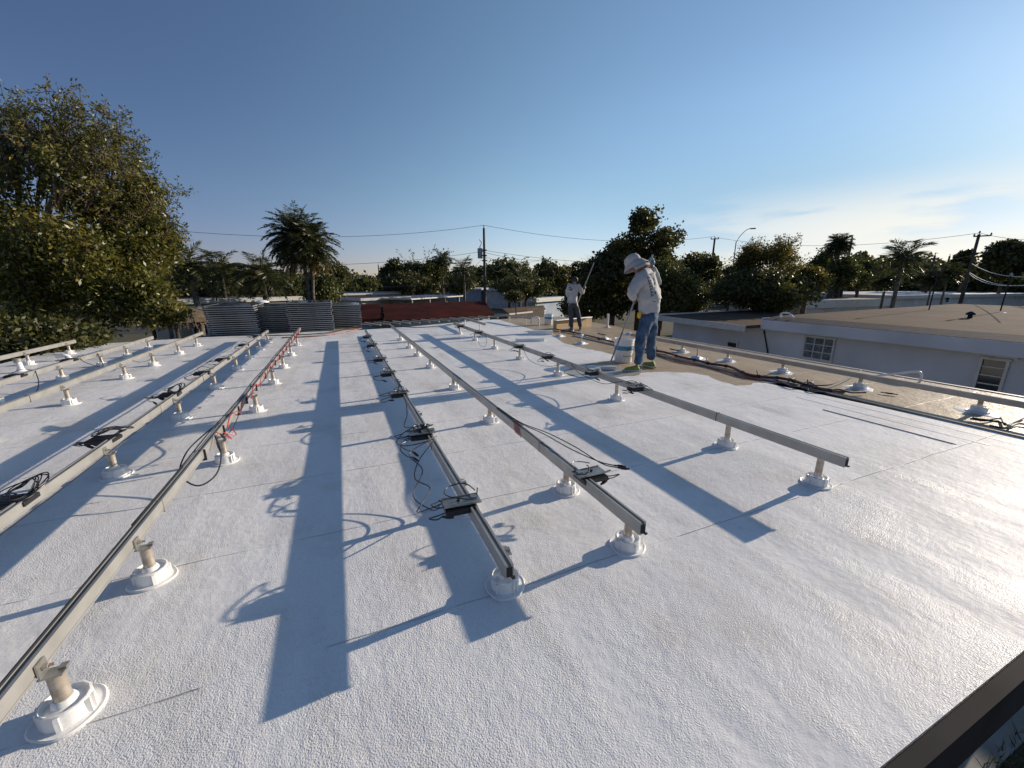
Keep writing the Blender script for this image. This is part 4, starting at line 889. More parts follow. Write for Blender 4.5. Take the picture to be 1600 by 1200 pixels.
sf = MB(); sf.bar(A-o+nb_*.25-Vector((0, 0, .37)), B-o+nb_*.25-Vector((0, 0, .37)), .5, .03); sf.build('soffit', m_beige, T)
wa = A+nb_*.45; wbp = B+nb_*.45-dr*.1
wb = MB(); q = [wa, wbp, wbp+nb_*(DP-1), wa+nb_*(DP-1)]; wb.prism([((p_-o).x, (p_-o).y) for p_ in q], 0, ZN-GROUND-.12); wb.build('wall', m_stucco, T)
def winpx(T, o, P, dr, x0, y0, x1, y1, nx, ny, pane, hood):
    a = onplane(x0, (y0+y1)/2, P, dr); b = onplane(x1, (y0+y1)/2, P, dr); xm = (x0+x1)/2; tp = onplane(xm, y0, P, dr); bt = onplane(xm, y1, P, dr)
    windowpart(T, o, ((a.x+b.x)/2, (a.y+b.y)/2, (tp.z+bt.z)/2), dr, (b-a).length, tp.z-bt.z, nx, ny, pane, hood)
winpx(T, o, wa, dr, 1257, 527, 1303, 562, 3, 3, m_curtain, True)
winpx(T, o, wa, dr, 1528, 560, 1570, 614, 1, 4, m_glass, True)
# lower wing to the left
A2 = at(1166, 509, ZN-.25); B2 = at(1029, 493, ZN-.25); dr2 = (B2-A2).normalized(); B2 = B2
nb2 = Vector((dr2.y, -dr2.x, 0)); nb2 = nb2 if nb2.x > 0 else -nb2
rb = MB(); rb.slab([A2-o, B2-o, B2+nb2*6.5-o+Vector((0, 0, .15)), A2+nb2*6.5-o+Vector((0, 0, .15))], .12); rb.build('roof', m_brownroof, T)
fb = MB(); fb.bar(A2-o-nb2*.03-Vector((0, 0, .12)), B2-o-nb2*.03-Vector((0, 0, .12)), .05, .26); fb.bar(B2-o+dr2*.03-Vector((0, 0, .05)), B2-o+dr2*.03+nb2*6.5-Vector((0, 0, .0)), .05, .30); fb.build('fascia', m_frame, T)
wC = wa+dr*((B2-wa).dot(dr)-.2)
wb = MB(); q = [wbp, wC, wC+nb_*5.6, wbp+nb_*5.6]; wb.prism([((p_-o).x, (p_-o).y) for p_ in q], 0, ZN-.25-GROUND-.12); wb.build('wall', m_stucco, T)
P_ = wa
winpx(T, o, P_, dr, 1137, 534, 1153, 543, 1, 1, m_slot, False)
p_a = onplane(1195, 516, wa, dr)-nb_*.05-o; p_b = onplane(1201, 552, wa, dr)-nb_*.05-o; mb = MB(); mb.tube([p_a, p_b, p_b-Vector((0, 0, 1.5))], .03, 6); mb.build('downpipe', m_slot, T)
ba = A+dr*(LN-.4)+nb_*.5-o; mb = MB(); mb.tube(spline([ba+Vector((0, 0, .1)), ba+Vector((0, 0, .25)), ba+Vector((.0, -.3, .28)), ba+Vector((0, -.5, .12))], 5), .04, 8); mb.build('vent_elbow', m_wpaint, T, smooth=True)
for (x, y, s_) in ((1515, 497, 1.0), (1480, 470, .8)):
    p_ = at(x, y, .05); t = thing('roof_vent', 'dark mushroom vent on the brown roof, %s one' % ('nearer' if s_ == 1 else 'farther'), 'roof vent', p_, 0, 'vents on the brown roof')
    mb = MB(); mb.tube([(0, 0, -.1), (0, 0, .16)], .07, 8); mb.build('pipe', m_slot, t, smooth=True); mb = MB(); mb.lathe([(.14, .12), (.13, .18), (.05, .24), (.01, .25)], 12); mb.build('cap', m_tarroof, t, smooth=True)
mb = MB(); mb.lathe([(.10, 0), (.09, .06), (.02, .08)], 10); p_ = at(1567, 491, .05)
tag(mb.build('white_cap', m_wpaint, loc=p_, smooth=True), 'small white cap standing on the brown roof', 'roof vent')
for (x0, y, lb) in ((1455, 470, 'thin dark vent post with a cross top on the brown roof'), (1572, 456, 'short dark stack behind the brown roof')):
    p_ = W(x0, y, 27); t = thing('vent_post', lb, 'vent post', p_); mb = MB(); mb.tube([(0, 0, -.8), (0, 0, 1.4 if x0 == 1455 else .7)], .025, 6); mb.build('pipe', m_slot, t); mb = MB(); mb.lathe([(.05, -.06), (.06, 0), (.02, .08)], 8, (0, 0, 1.4 if x0 == 1455 else .7)); mb.build('cap', m_alu2, t, smooth=True)

house((1262, 470), (1392, 467), .1, 7, 'low white-edged flat building standing behind the brown roof', m_stucco_w, m_greyroof, fascia=.55, wins=0)
house((1400, 462), (1640, 458), .2, 12, 'house with a long pale flat roof beyond the neighbour, right edge', m_stucco_w, m_whiteroof, fascia=.3)
house((1410, 449), (1600, 447), .0, 9, 'far house with dark eave and pale walls behind the near palm', m_stucco_w, m_greyroof, wins=4)
house((1530, 440.5), (1640, 438.5), 1.3, 8, 'far white gable-topped roof at the right picture edge', m_blueh, m_whiteroof)
house((1083, 443), (1127, 442), .9, 8, 'pale green-grey house end showing between the dark trees', m_stucco_w, m_whiteroof, wins=1)
house((1548, 447), (1640, 446), .55, 8, 'bluish house with a white roof edge at the right picture edge', m_blueh, m_whiteroof, wins=2)

# left rear
house((262, 469), (476, 463), .47, 5, 'long grey flat-roofed house behind the solar panel stacks', m_beige, m_greyroof, fascia=.25, wins=3)
t, o, A_, B_, d1, n1 = house((300, 480), (482, 474), .14, 2.2, 'pale porch roof in front of the long grey house', m_stucco_w, m_whiteroof, name='porch', roofm_t=.10, fascia=.14, cat='porch', over=.6)
# thatched hut
p_ = W(288, 495, 19); p_.z = GROUND; t = thing('thatched_hut', 'small round hut with a shaggy brown thatched roof beside the big tree', 'hut', p_)
hb = MB(); rr = random.Random(9); n = 60; hz = 2.9
ztop = W(284, 478, 19).z-GROUND; zeave = W(284, 503, 19).z-GROUND
for k in range(900):
    a = rr.uniform(0, 6.283); f_ = rr.uniform(.05, 1); R_ = 1.25*f_; z_ = ztop+(zeave-ztop)*f_+rr.uniform(-.03, .05); l_ = .30; w_ = .03
    c_ = Vector((math.cos(a)*R_, math.sin(a)*R_, z_)); d2 = Vector((math.cos(a)*.8, math.sin(a)*.8, -.75)).normalized()*l_; s_ = Vector((-math.sin(a), math.cos(a), 0))*w_
    hb.add([c_-s_, c_+s_, c_+d2+s_*.3, c_+d2-s_*.3], [(0, 1, 2, 3)])
hb.lathe([(1.22, zeave+.05), (.7, (ztop+zeave)/2+.04), (.03, ztop)], 24, cap=False); hb.build('roof', m_thatch, t)
for k in range(4):
    a = .6+k*math.pi/2; b = MB(); b.tube([(math.cos(a)*.95, math.sin(a)*.95, 0), (math.cos(a)*.95, math.sin(a)*.95, zeave+.1)], .06, 8); b.build('post', m_wood, t, smooth=True)

# red-brown shed roofs
def shedroof(name, px, zs, label, wallpx=None, mat=m_redroof, wallm=m_blueh):
    P = [at(x, y, z) for (x, y), z in zip(px, zs)]; o = Vector((P[0].x, P[0].y, GROUND)); t = thing(name, label, 'shed', o)
    rb = MB(); rb.slab([p_-o for p_ in P], .10); rb.build('roof', mat, t)
    fr = (P[1]-P[0]).normalized(); nb_ = (P[3]-P[0]); nb_.z = 0; nb_.normalize()
    fb = MB(); fb.bar(P[0]-o-nb_*.03-Vector((0, 0, .06)), P[1]-o-nb_*.03-Vector((0, 0, .06)), .04, .14); fb.build('fascia', m_frame if mat is m_brownroof else m_redroof, t)
    wb = MB(); ins = .3
    q = [P[0]+nb_*ins+fr*ins, P[1]+nb_*ins-fr*ins, P[2]-nb_*ins-fr*ins, P[3]-nb_*ins+fr*ins]
    vs = [(p_.x-o.x, p_.y-o.y, 0) for p_ in q]+[(p_.x-o.x, p_.y-o.y, p_.z-GROUND-.14) for p_ in q]
    wb.add(vs, [(0, 1, 2, 3), (4, 5, 6, 7), (0, 1, 5, 4), (1, 2, 6, 5), (2, 3, 7, 6), (3, 0, 4, 7)]); wb.build('wall', wallm, t)
    return t
shedroof('red_roof_shed', [(540, 500), (599, 497), (594, 475), (541, 475)], [-.7, -.7, -.1, -.1], 'small shed with a plain red-brown sloping roof beside the panel stacks')
shedroof('red_roof_shed', [(602, 503), (772, 490), (757, 470), (597, 475)], [-.8, -.8, -.1, -.1], 'long shed with a dark red-brown roof under the utility pole', wallm=m_stucco_w)
house((530, 459), (668, 456), .1, 8, 'far house with a long dark flat roof line left of the round tree', m_beige, m_greyroof, wins=3)
house((563, 466.5), (642, 463.5), .0, 6, 'small beige house with a brown roof edge behind the red roofs', m_beige, m_brownroof, wins=1)
t, o, A_, B_, d1, n1 = house((642, 467), (723, 462), -.05, 5, 'carport with a pale corrugated roof on white posts', m_greyroof, m_metalroof, name='carport', over=1.2, cat='carport', roofm_t=.08, fascia=.1)
for k in range(4):
    c = A_.lerp(B_, .04+k*.3)+n1*.15-o; mb = MB(); mb.tube([(c.x, c.y, 0), (c.x, c.y, A_.z-GROUND-.1)], .06, 6); mb.build('post', m_frame, t)
mb = MB()
for k in range(9):
    a = A_.lerp(B_, k/8)-o+Vector((0, 0, .03)); mb.bar(a, a+n1*5, .08, .05)
mb.build('roof_rib', m_whiteroof, t)
house((752, 451), (822, 449), .25, 9, 'pale blue and white house with small windows right of the utility pole', m_blueh, m_whiteroof, wins=3, fascia=.3)
house((822, 453), (905, 450), .1, 9, 'low white house half hidden behind the dark round trees', m_stucco_w, m_greyroof, wins=2, fascia=.3)
shedroof('brown_roof_shed', [(795, 490), (853, 484), (849, 477), (785, 482)], [-1.25, -1.25, -.8, -.8], 'little shed with a weathered brown pitched roof left of the far worker', mat=m_brownroof, wallm=m_wood)
house((838, 466), (888, 463), -.45, 4, 'pale blue tarp-like canopy roof behind the far worker', m_blueh, M('blue_sheet', (.30, .42, .55), .6), name='canopy', roofm_t=.06, fascia=.5, cat='canopy')

# fences
def fence(a, b, D1_, D2_, h, label, mat, n=14):
    A = W(*a, D1_); B = W(*b, D2_); A.z = B.z = GROUND; t = thing('fence', label, 'fence', A); d = B-A; L_ = d.length; u_ = d.normalized()
    mb = MB(); mb.bar((0, 0, h*.52), d+Vector((0, 0, h*.52)), .03, h*.93); mb.build('panel', mat, t)
    for k in range(n+1):
        c = d*(k/n); mb = MB(); mb.box((c.x, c.y, h/2+.04), (.1, .1, h+.08)); mb.build('post', mat, t)
fence((1250, 455), (1420, 455), 50, 44, 1.9, 'dark board fence with square posts behind the brown roof', m_wood, 8)
fence((880, 490), (1030, 495), 27, 22, 1.7, 'low white wall-like fence beyond the tan strip between the workers', m_stucco, 5)

# ---------------------------------------------------------------- trees
def leaf_mesh(name, C, N_, L_, Wd, mat, parent, origin, droop=0.0):
    """C centres (n,3), N_ leaf axis (n,3) unit; one pointed quad each"""
    n = len(C); rs = np.random.RandomState(n % 9973); up = rs.normal(size=(n, 3)); sd_ = np.cross(N_, up); sd_ /= (np.linalg.norm(sd_, axis=1, keepdims=True)+1e-9)
    L_ = np.asarray(L_).reshape(-1, 1)*np.ones((n, 1)); Wv = np.asarray(Wd).reshape(-1, 1)*np.ones((n, 1))
    C = C-np.array(origin)
    V = np.empty((n, 4, 3)); V[:, 0] = C-N_*L_*.5; V[:, 1] = C+sd_*Wv*.5; V[:, 2] = C+N_*L_*.5; V[:, 3] = C-sd_*Wv*.5
    me = bpy.data.meshes.new(name); me.vertices.add(n*4); me.loops.add(n*4); me.polygons.add(n)
    me.vertices.foreach_set('co', V.reshape(-1)); me.loops.foreach_set('vertex_index', np.arange(n*4, dtype=np.int32)); me.polygons.foreach_set('loop_start', np.arange(0, n*4, 4, dtype=np.int32)); me.polygons.foreach_set('loop_total', np.full(n, 4, dtype=np.int32))
    me.update(calc_edges=True); me.materials.append(mat); ob = bpy.data.objects.new(name, me); COL.objects.link(ob)
    if parent is not None: ob.parent = parent
    return ob
def unit(a): return a/(np.linalg.norm(a, axis=1, keepdims=True)+1e-9)
def tree(px, ytop, wpx, D, label, kind=None, ybot=455, nl=9000, leaf=(.16, .09), seed=1, lobes=14, name='broadleaf_tree', mat=lf_dark, twiggy=0, trunk_r=.16, squash=1.0, lobe_r=.42, group='trees around the neighbourhood', clump=.20, fill=.7, wmul=1.0):
    rs = np.random.RandomState(seed); rr = random.Random(seed)
    Tp = W(px, ytop, D); Bt = W(px, ybot, D); a = W(px-wpx/2, (ytop+ybot)/2, D); b = W(px+wpx/2, (ytop+ybot)/2, D)
    rx = (b-a).length/2*wmul; zc = (Tp.z+Bt.z)/2; rz = (Tp.z-Bt.z)/2; c = np.array([Bt.x, Bt.y, zc]); cc = W(px, (ytop+ybot)/2, D); c[0] = cc.x; c[1] = cc.y
    o = Vector((c[0], c[1], GROUND)); t = thing(name, label, 'tree', o, 0, group)
    # lobes
    ld = unit(rs.normal(size=(lobes, 3))); ld[:, 2] = np.abs(ld[:, 2])*.9-.25 if lobes < 8 else ld[:, 2]
    lc = ld*np.array([rx, rx, rz])*(1-lobe_r)*rs.uniform(.75, 1.0, (lobes, 1)); lr = lobe_r*rs.uniform(.7, 1.15, lobes)
    # cluster centres on/inside lobes
    ncl = max(40, nl//22); li = rs.randint(0, lobes, ncl); dirs = unit(rs.normal(size=(ncl, 3))); rad = rs.uniform(fill**3, 1, (ncl, 1))**(1/3)
    cl = lc[li]+dirs*rad*lr[li][:, None]*np.array([rx, rx, rz])
    per = nl//ncl; C = np.repeat(cl, per, axis=0)+rs.normal(size=(ncl*per, 3))*clump*np.array([1, 1, .8])
    ax = unit(rs.normal(size=(len(C), 3))+np.array([0, 0, -.4])); sz = rs.uniform(.7, 1.25, len(C))
    C = C+c
    tw = MB()
    if twiggy:
        extra = []; axs = []
        for k in range(twiggy):
            i = rr.randrange(lobes); d = ld[i]+rs.normal(size=3)*.45; d[2] = abs(d[2])*.8+.25 if rr.random() < .75 else d[2]; d /= np.linalg.norm(d)
            s0 = lc[i]*.9+c; ln_ = lr[i]*rx*rs.uniform(1.1, 1.75); pts = []; p = s0.copy(); dd = d.copy()
            for q in range(6):
                pts.append(tuple(p-np.array(o))); dd = dd+rs.normal(size=3)*.16+np.array([0, 0, .05]); dd /= np.linalg.norm(dd); p = p+dd*ln_/5
                if q >= 2:
                    for _ in range(int(2+3*clump/.2)): extra.append(p+rs.normal(size=3)*.09-dd*rr.random()*ln_/5); axs.append(dd+rs.normal(size=3)*.7)
                    if rr.random() < .7:
                        sdv = unit((rs.normal(size=(1, 3))))[0]*ln_*.22+dd*.1; tw.tube([tuple(p-np.array(o)), tuple(p+sdv-np.array(o))], [.008, .004], 3, False)
                        for _ in range(4): extra.append(p+sdv*rr.uniform(.5, 1.05)+rs.normal(size=3)*.05); axs.append(sdv+rs.normal(size=3)*.2)
            tw.tube(pts, [.022, .018, .015, .012, .009, .005], 4, False)
        C = np.vstack([C, np.array(extra)]); ax = unit(np.vstack([ax, np.array(axs)])); sz = np.concatenate([sz, rs.uniform(.5, .9, len(extra))])
    leaf_mesh('crown', C, ax, leaf[0]*sz, leaf[1]*sz, mat, t, tuple(o))
    # trunk and limbs
    fork = Vector((0, 0, max(.8, Bt.z-GROUND+rz*.15)))
    tw.tube([(0, 0, -.1), (rr.uniform(-.1, .1), rr.uniform(-.1, .1), fork.z*.5), fork], [trunk_r*1.25, trunk_r, trunk_r*.85], 8)
    for i in range(lobes):
        e = Vector(lc[i]+c)-o; m_ = fork.lerp(e, .5)+Vector((rr.uniform(-.2, .2), rr.uniform(-.2, .2), rr.uniform(0, .3)))*rx*.3
        tw.tube(spline([fork-Vector((0, 0, .2)), m_, e], 3), [trunk_r*.6*(1-q/6.6) for q in range(7)], 5, False)
    tw.build('trunk', m_bark, t, smooth=True)
    return t
def baretree(px, ytop, wpx, D, ybot, label, seed=1, mat=m_bark, name='bare_tree'):
    rr = random.Random(seed); T_ = W(px, ytop, D); B_ = W(px, ybot, D); a = W(px-wpx/2, ytop, D); b = W(px+wpx/2, ytop, D); R_ = (b-a).length/2
    o = Vector((B_.x, B_.y, GROUND)); t = thing(name, label, 'tree', o, 0, 'trees around the neighbourhood'); mb = MB(); H_ = T_.z-GROUND
    def br(p, d, l, r, lv):
        n_ = 4; pts = [p]
        for i in range(n_):
            d = (d+Vector((rr.gauss(0, .13), rr.gauss(0, .13), rr.gauss(.03, .08)))).normalized(); p = p+d*l/n_; pts.append(p)
        mb.tube(pts, [r*(1-.12*i) for i in range(n_+1)], 4 if lv else 6, False)
        if lv < 5:
            for k in range(3 if lv else 5):
                nd = (d+Vector((rr.gauss(0, .62), rr.gauss(0, .62), rr.gauss(.02, .35)))).normalized(); br(pts[-1-(k % 2)], nd, l*rr.uniform(.55, .8), r*.55, lv+1)
    br(Vector((0, 0, 0)), Vector((0, 0, 1)), H_*.42, .16, 0); mb.build('branches', mat, t); return t
def palm(px, ytop, D, crown_px, label, ybase=470, nfr=26, mat=lf_palm, leaflen=.5, droop=1.0, trunk=.13, seed=1, trunks=None, stiff=0, name='palm_tree', cy=None, dry=0, leafw=.06):
    rr = random.Random(seed); cyy = cy if cy else ytop+crown_px*.45
    cc = W(px, cyy, D); a = W(px-crown_px/2, cyy, D); b = W(px+crown_px/2, cyy, D); R_ = (b-a).length/2
    o = Vector((cc.x, cc.y, GROUND)); t = thing(name, label, 'palm', o, 0, 'palms around the neighbourhood'); H_ = cc.z-GROUND
    heads = [Vector((0, 0, H_))]
    tm = MB()
    if trunks:
        heads = []
        for (x0, y0, x1, y1) in trunks:
            p0 = W(x1, y1, D); p0.z = GROUND; p1 = W(x0, y0, D); heads.append(p1-o)
            pb = W(x1, y1, D); mid = (p1+pb)/2+Vector((.08, 0, 0)); tm.tube(spline([p0-o, pb-o, mid-o, p1-o], 6), trunk, 10, True)
    else:
        tm.tube(spline([(rr.uniform(-.3, .3), rr.uniform(-.3, .3), 0), (.05, 0, H_*.5), (0, 0, H_)], 6), [trunk*(1.25-.03*i) for i in range(13)], 10)
    tm.build('trunk', m_palmbark, t, smooth=True)
    C = []; A_ = []; Ls = []; Cd = []; Ad = []; Ld = []; rach = MB()
    for hd in heads:
        for k in range(nfr):
            az = k*2.399+rr.uniform(-.2, .2); el = 1.35-(k/nfr)*(1.55+.5*droop)+rr.uniform(-.1, .1); ln_ = R_*rr.uniform(.95, 1.2)
            d = Vector((math.cos(az)*math.cos(el), math.sin(az)*math.cos(el), math.sin(el))); p = Vector(hd); pts = [p]; n_ = 9
            isdry = k > nfr*(1-dry)
            for i in range(n_):
                d = (d+Vector((0, 0, -.11*droop*(1+i*.12)))).normalized(); p = p+d*ln_/n_; pts.append(p)
                sdv = d.cross(Vector((0, 0, 1))); sdv = sdv.normalized() if sdv.length > .01 else Vector((1, 0, 0)); upv = sdv.cross(d)
                lw = leaflen*math.sin(min(1, (i+1.5)/(n_+.5))*math.pi*.93+.1)**.6 if not stiff else leaflen
                for q in range(5):
                    pp = p-d*ln_/n_*q/5
                    for s_ in (-1, 1):
                        v_ = (sdv*s_+d*.75+Vector((0, 0, -.35*droop))+upv*rr.uniform(-.1, .45)).normalized(); l_ = max(.08, lw*rr.uniform(.8, 1.1)); cpt = pp+v_*l_/2
                        (Cd if isdry else C).append(cpt); (Ad if isdry else A_).append(v_); (Ld if isdry else Ls).append(l_)
            rach.tube(pts, [.028*(1-i/11) for i in range(n_+1)], 4, False)
    def mk(Cq, Aq, Lq, nm, m_):
        if Cq: leaf_mesh(nm, np.array([tuple(x) for x in Cq]), unit(np.array([tuple(x) for x in Aq])), np.array(Lq), max(.022, leaflen*leafw), m_, t, (0, 0, 0))
    mk(C, A_, Ls, 'crown', mat); mk(Cd, Ad, Ld, 'dead_fronds', lf_palmy)
    rach.build('frond_stems', mat, t)
    return t

# --- big olive-coloured tree on the left (several overlapping crown masses on one trunk)
def big_tree():
    D = 18.0; rs = np.random.RandomState(5); rr = random.Random(5); c = W(60, 360, D); o = Vector((c.x, c.y, GROUND)); t = thing('large_tree', 'large olive-brown leafy tree with a twiggy thinning top at the far left', 'tree', o)
    spec = [(70, 330, 150, 150, 0), (180, 350, 110, 120, 1), (-40, 300, 150, 140, 0), (130, 260, 105, 95, 2), (215, 400, 95, 90, -1), (60, 450, 160, 110, -1), (170, 470, 110, 80, -2), (-60, 430, 170, 120, 0), (235, 465, 62, 75, -2.5), (20, 235, 95, 75, 1), (250, 370, 42, 50, -.5), (225, 300, 50, 45, 0), (10, 520, 110, 60, -2), (60, 390, 150, 110, -1.5), (120, 400, 120, 110, -2), (0, 380, 120, 120, 1), (150, 430, 130, 110, 0), (150, 300, 110, 90, 0), (195, 340, 90, 90, 1), (100, 250, 110, 80, -1), (235, 390, 70, 80, .5), (70, 230, 90, 70, 1)]
    Cs = []; As = []; Ss = []; tw = MB(); fork = W(60, 500, D)-o
    on = np.array(o)
    for (x, y, w, h, dd) in spec:
        cc = np.array(W(x, y, D+dd)); rx = (W(x+w/2, y, D+dd)-W(x-w/2, y, D+dd)).length*.5; rz = (W(x, y-h/2, D+dd)-W(x, y+h/2, D+dd)).length*.5
        rx *= 1.0; n = int(rx*rx*rz*1500/3)+2500; ncl = max(30, n//16)
        d = unit(rs.normal(size=(ncl, 3))); rad = rs.uniform(.12, 1, (ncl, 1))**(1/3.); cl = cc+d*rad*np.array([rx, rx, rz])*rs.uniform(.86, 1.12, (ncl, 1))
        # density falls towards the top of the crown
        zrel = (cl[:, 2]-0)/6.5; keep = rs.uniform(size=ncl) > np.clip((zrel-.38)*2.0, 0, .93); cl = cl[keep]; d = d[keep]
        per = 16; P = np.repeat(cl, per, axis=0)+rs.normal(size=(len(cl)*per, 3))*.17
        Cs.append(P); As.append(unit(rs.normal(size=P.shape)*.8+np.array([.1, -.1, -.5])+np.repeat(d, per, axis=0)*.5)); Ss.append(rs.uniform(.7, 1.3, len(P)))
        e = Vector(cc)-o; tw.tube(spline([fork, fork.lerp(e, .5)+Vector((0, 0, .5)), e], 5), [.085*(1-k/12.5) for k in range(11)], 6, False)
        for q in range(16):
            pe = Vector(cc+unit(rs.normal(size=(1, 3)))[0]*np.array([rx, rx, rz])*.9)-o; tw.tube(spline([e*.7+fork*.3, e.lerp(pe, .5)+Vector((0, 0, .15)), pe], 3), [.03*(1-k/8) for k in range(7)], 4, False)
    # bare branching twigs along the upper outline
    ex = []; ea = []
    top = [(85, 140, 55), (20, 165, 50), (130, 165, 50), (155, 180, 45), (185, 205, 45), (212, 235, 42), (235, 265, 40), (268, 288, 45), (255, 315, 38), (275, 350, 36), (50, 175, 45), (-10, 180, 50), (110, 205, 50), (165, 225, 45), (195, 260, 40), (276, 385, 30), (0, 215, 40), (240, 290, 35), (205, 215, 30), (262, 340, 30), (145, 200, 45), (70, 190, 45), (225, 330, 30), (100, 170, 45), (35, 190, 40), (175, 190, 40)]
    for (x, y, sp) in top*2:
        x += rr.uniform(-10, 10); y += rr.uniform(-2, 16)
        dd = rr.uniform(-1.5, 1.8); e = np.array(W(x, y, D+dd)); b = np.array(W(x*.72+20, y+sp*2.0, D+dd*.5))
        pts = []
        for k in range(8):
            f = k/7; p = b*(1-f)+e*f+rs.normal(size=3)*.05+np.array([0, 0, -.12*math.sin(f*3.1)]); pts.append(tuple(p-on))
            if k >= 2:
                for _ in range(2):
                    sv = (e-b)/np.linalg.norm(e-b)*.5+rs.normal(size=3)*.55; sv[2] += .2; sv = sv/np.linalg.norm(sv)*rr.uniform(.3, .75)*(1.15-f*.5); q = p+sv; tw.tube([tuple(p-on), tuple(p+sv*.5+rs.normal(size=3)*.03-on), tuple(q-on)], [.012, .009, .004], 3, False)
                    for __ in range(3):
                        s2 = sv*.3+rs.normal(size=3)*.15; st_ = p+sv*rr.uniform(.4, 1); tw.tube([tuple(st_-on), tuple(st_+s2-on)], [.006, .003], 3, False)
                        for ___ in range(9): ex.append(st_+s2*rr.uniform(.6, 1.1)+rs.normal(size=3)*.045); ea.append(s2+rs.normal(size=3)*.16)
        tw.tube(pts, [.035, .03, .026, .022, .018, .014, .010, .005], 4, False)
    Cs.append(np.array(ex)); As.append(unit(np.array(ea))); Ss.append(rs.uniform(.5, .9, len(ex)))
    C = np.vstack(Cs); S_ = np.concatenate(Ss); leaf_mesh('crown', C, np.vstack(As), .135*S_, .056*S_, lf_big, t, tuple(o))
    tw.tube(spline([(0.2, 0, 0), (.1, 0, 1.2), fork+Vector((0, 0, .3))], 5), [.34, .33, .32, .31, .30, .29, .28, .27, .26, .25, .24], 12)
    tw.build('trunk', m_bark, t, smooth=True)
big_tree()
tree(262, 470, 70, 13.6, 'small leafy shrub with a thin pale stem at the left roof corner', ybot=515, nl=3500, leaf=(.11, .055), seed=41, mat=lf_big, trunk_r=.05, lobes=7, clump=.12, name='shrub')
tree(60, 500, 260, 12.9, 'low dark green hedge-like shrub under the big tree at far left', ybot=555, nl=9000, leaf=(.12, .06), seed=42, mat=lf_dark, trunk_r=.07, lobes=12, clump=.14, name='shrub')

# --- palms and trees, left to middle
palm(295, 392, 26, 105, 'dark coconut palm with arching fronds just right of the big tree', seed=3, nfr=17, leaflen=.7, droop=1.0, cy=418)
palm(343, 398, 28, 110, 'dark coconut palm with drooping fronds left of the twin date palm', seed=4, nfr=17, leaflen=.7, droop=1.1, cy=424)
palm(408, 393, 26, 100, 'sprawling green palm with low leaning stems beside the twin palm', seed=5, nfr=24, leaflen=.65, droop=1.05, cy=428)
palm(466, 322, 22.5, 112, 'tall bushy date palm with twin grey trunks and dry lower fronds', seed=6, nfr=90, leaflen=.40, droop=.95, trunk=.085, trunks=[(464, 372, 484, 472), (480, 386, 490, 472)], dry=.20, leafw=.085, name='date_palm')
tree(448, 425, 60, 30, 'yellowish green shrubby tree behind the leaning palm stems', seed=11, nl=5000, mat=lf_mid, ybot=470, leaf=(.2, .1))
tree(520, 400, 70, 34, 'dense dark tree right behind the twin date palm', seed=12, nl=9000, mat=lf_dark, ybot=475, leaf=(.2, .12))
tree(500, 428, 70, 27, 'low green tree in front of the dark one by the twin palm', seed=13, nl=6000, mat=lf_mid, ybot=476, leaf=(.17, .1))
tree(350, 440, 130, 33, 'dark hedge of leafy growth beneath the coconut palms', seed=14, nl=7000, mat=lf_dark, ybot=470, leaf=(.2, .12))
tree(270, 425, 60, 31, 'dark tree mass between the big tree and the coconut palms', seed=15, nl=6000, mat=lf_dark, ybot=470, leaf=(.2, .12))
tree(395, 440, 100, 36, 'dark green tree behind the sprawling palm', seed=16, nl=6000, mat=lf_mid, ybot=470, leaf=(.22, .12))
# middle
tree(618, 402, 55, 62, 'dark rounded tree at the left of the broad tree mass', seed=21, nl=7000, mat=lf_dark, ybot=472, leaf=(.34, .22))
tree(665, 400, 100, 62, 'broad brownish green spreading tree in the middle distance', seed=22, nl=11000, mat=lf_mid, ybot=455, leaf=(.30, .18), lobes=18, twiggy=40)
tree(640, 425, 90, 55, 'low dark tree under the broad spreading tree', seed=23, nl=8000, mat=lf_dark, ybot=462, leaf=(.3, .2))
tree(715, 425, 60, 56, 'low green tree between the broad tree and the utility pole', seed=24, nl=5000, mat=lf_mid, ybot=460, leaf=(.3, .18))
palm(690, 394, 60, 34, 'small palm head showing above the broad tree', seed=7, nfr=18, leaflen=.9, cy=406)
palm(724, 400, 46, 50, 'coconut palm with spiky fronds left of the utility pole', seed=8, nfr=20, leaflen=.85, cy=422)
tree(570, 432, 60, 75, 'low far tree line clump near the thin distant pole', seed=25, nl=4500, mat=lf_mid, ybot=455, leaf=(.4, .25))
tree(795, 401, 90, 52, 'layered green almond-like tree right of the utility pole', seed=26, nl=9000, mat=lf_mid, ybot=466, leaf=(.30, .2), lobes=16, clump=.25)
palm(812, 414, 44, 36, 'small yellow-green palm in front of the layered tree', seed=9, nfr=18, leaflen=.6, cy=430)
tree(858, 404, 75, 56, 'dark rounded tree left of the bare tree', seed=27, nl=9000, mat=lf_dark, ybot=472, leaf=(.32, .22))
tree(822, 430, 90, 40, 'olive green small tree in front of the pale houses', seed=28, nl=8000, mat=lf_mid, ybot=468, leaf=(.2, .12), twiggy=20)
tree(912, 402, 80, 60, 'dark rounded tree right of the bare tree', seed=29, nl=9000, mat=lf_dark, ybot=470, leaf=(.34, .22))
baretree(893, 387, 62, 66, 430, 'leafless spreading tree above the dark rounded trees', seed=3)
tree(806, 455, 28, 33, 'little dark tree in front of the white house wall', seed=30, nl=1800, mat=lf_dark, ybot=472, leaf=(.16, .1), trunk_r=.06, lobes=5)
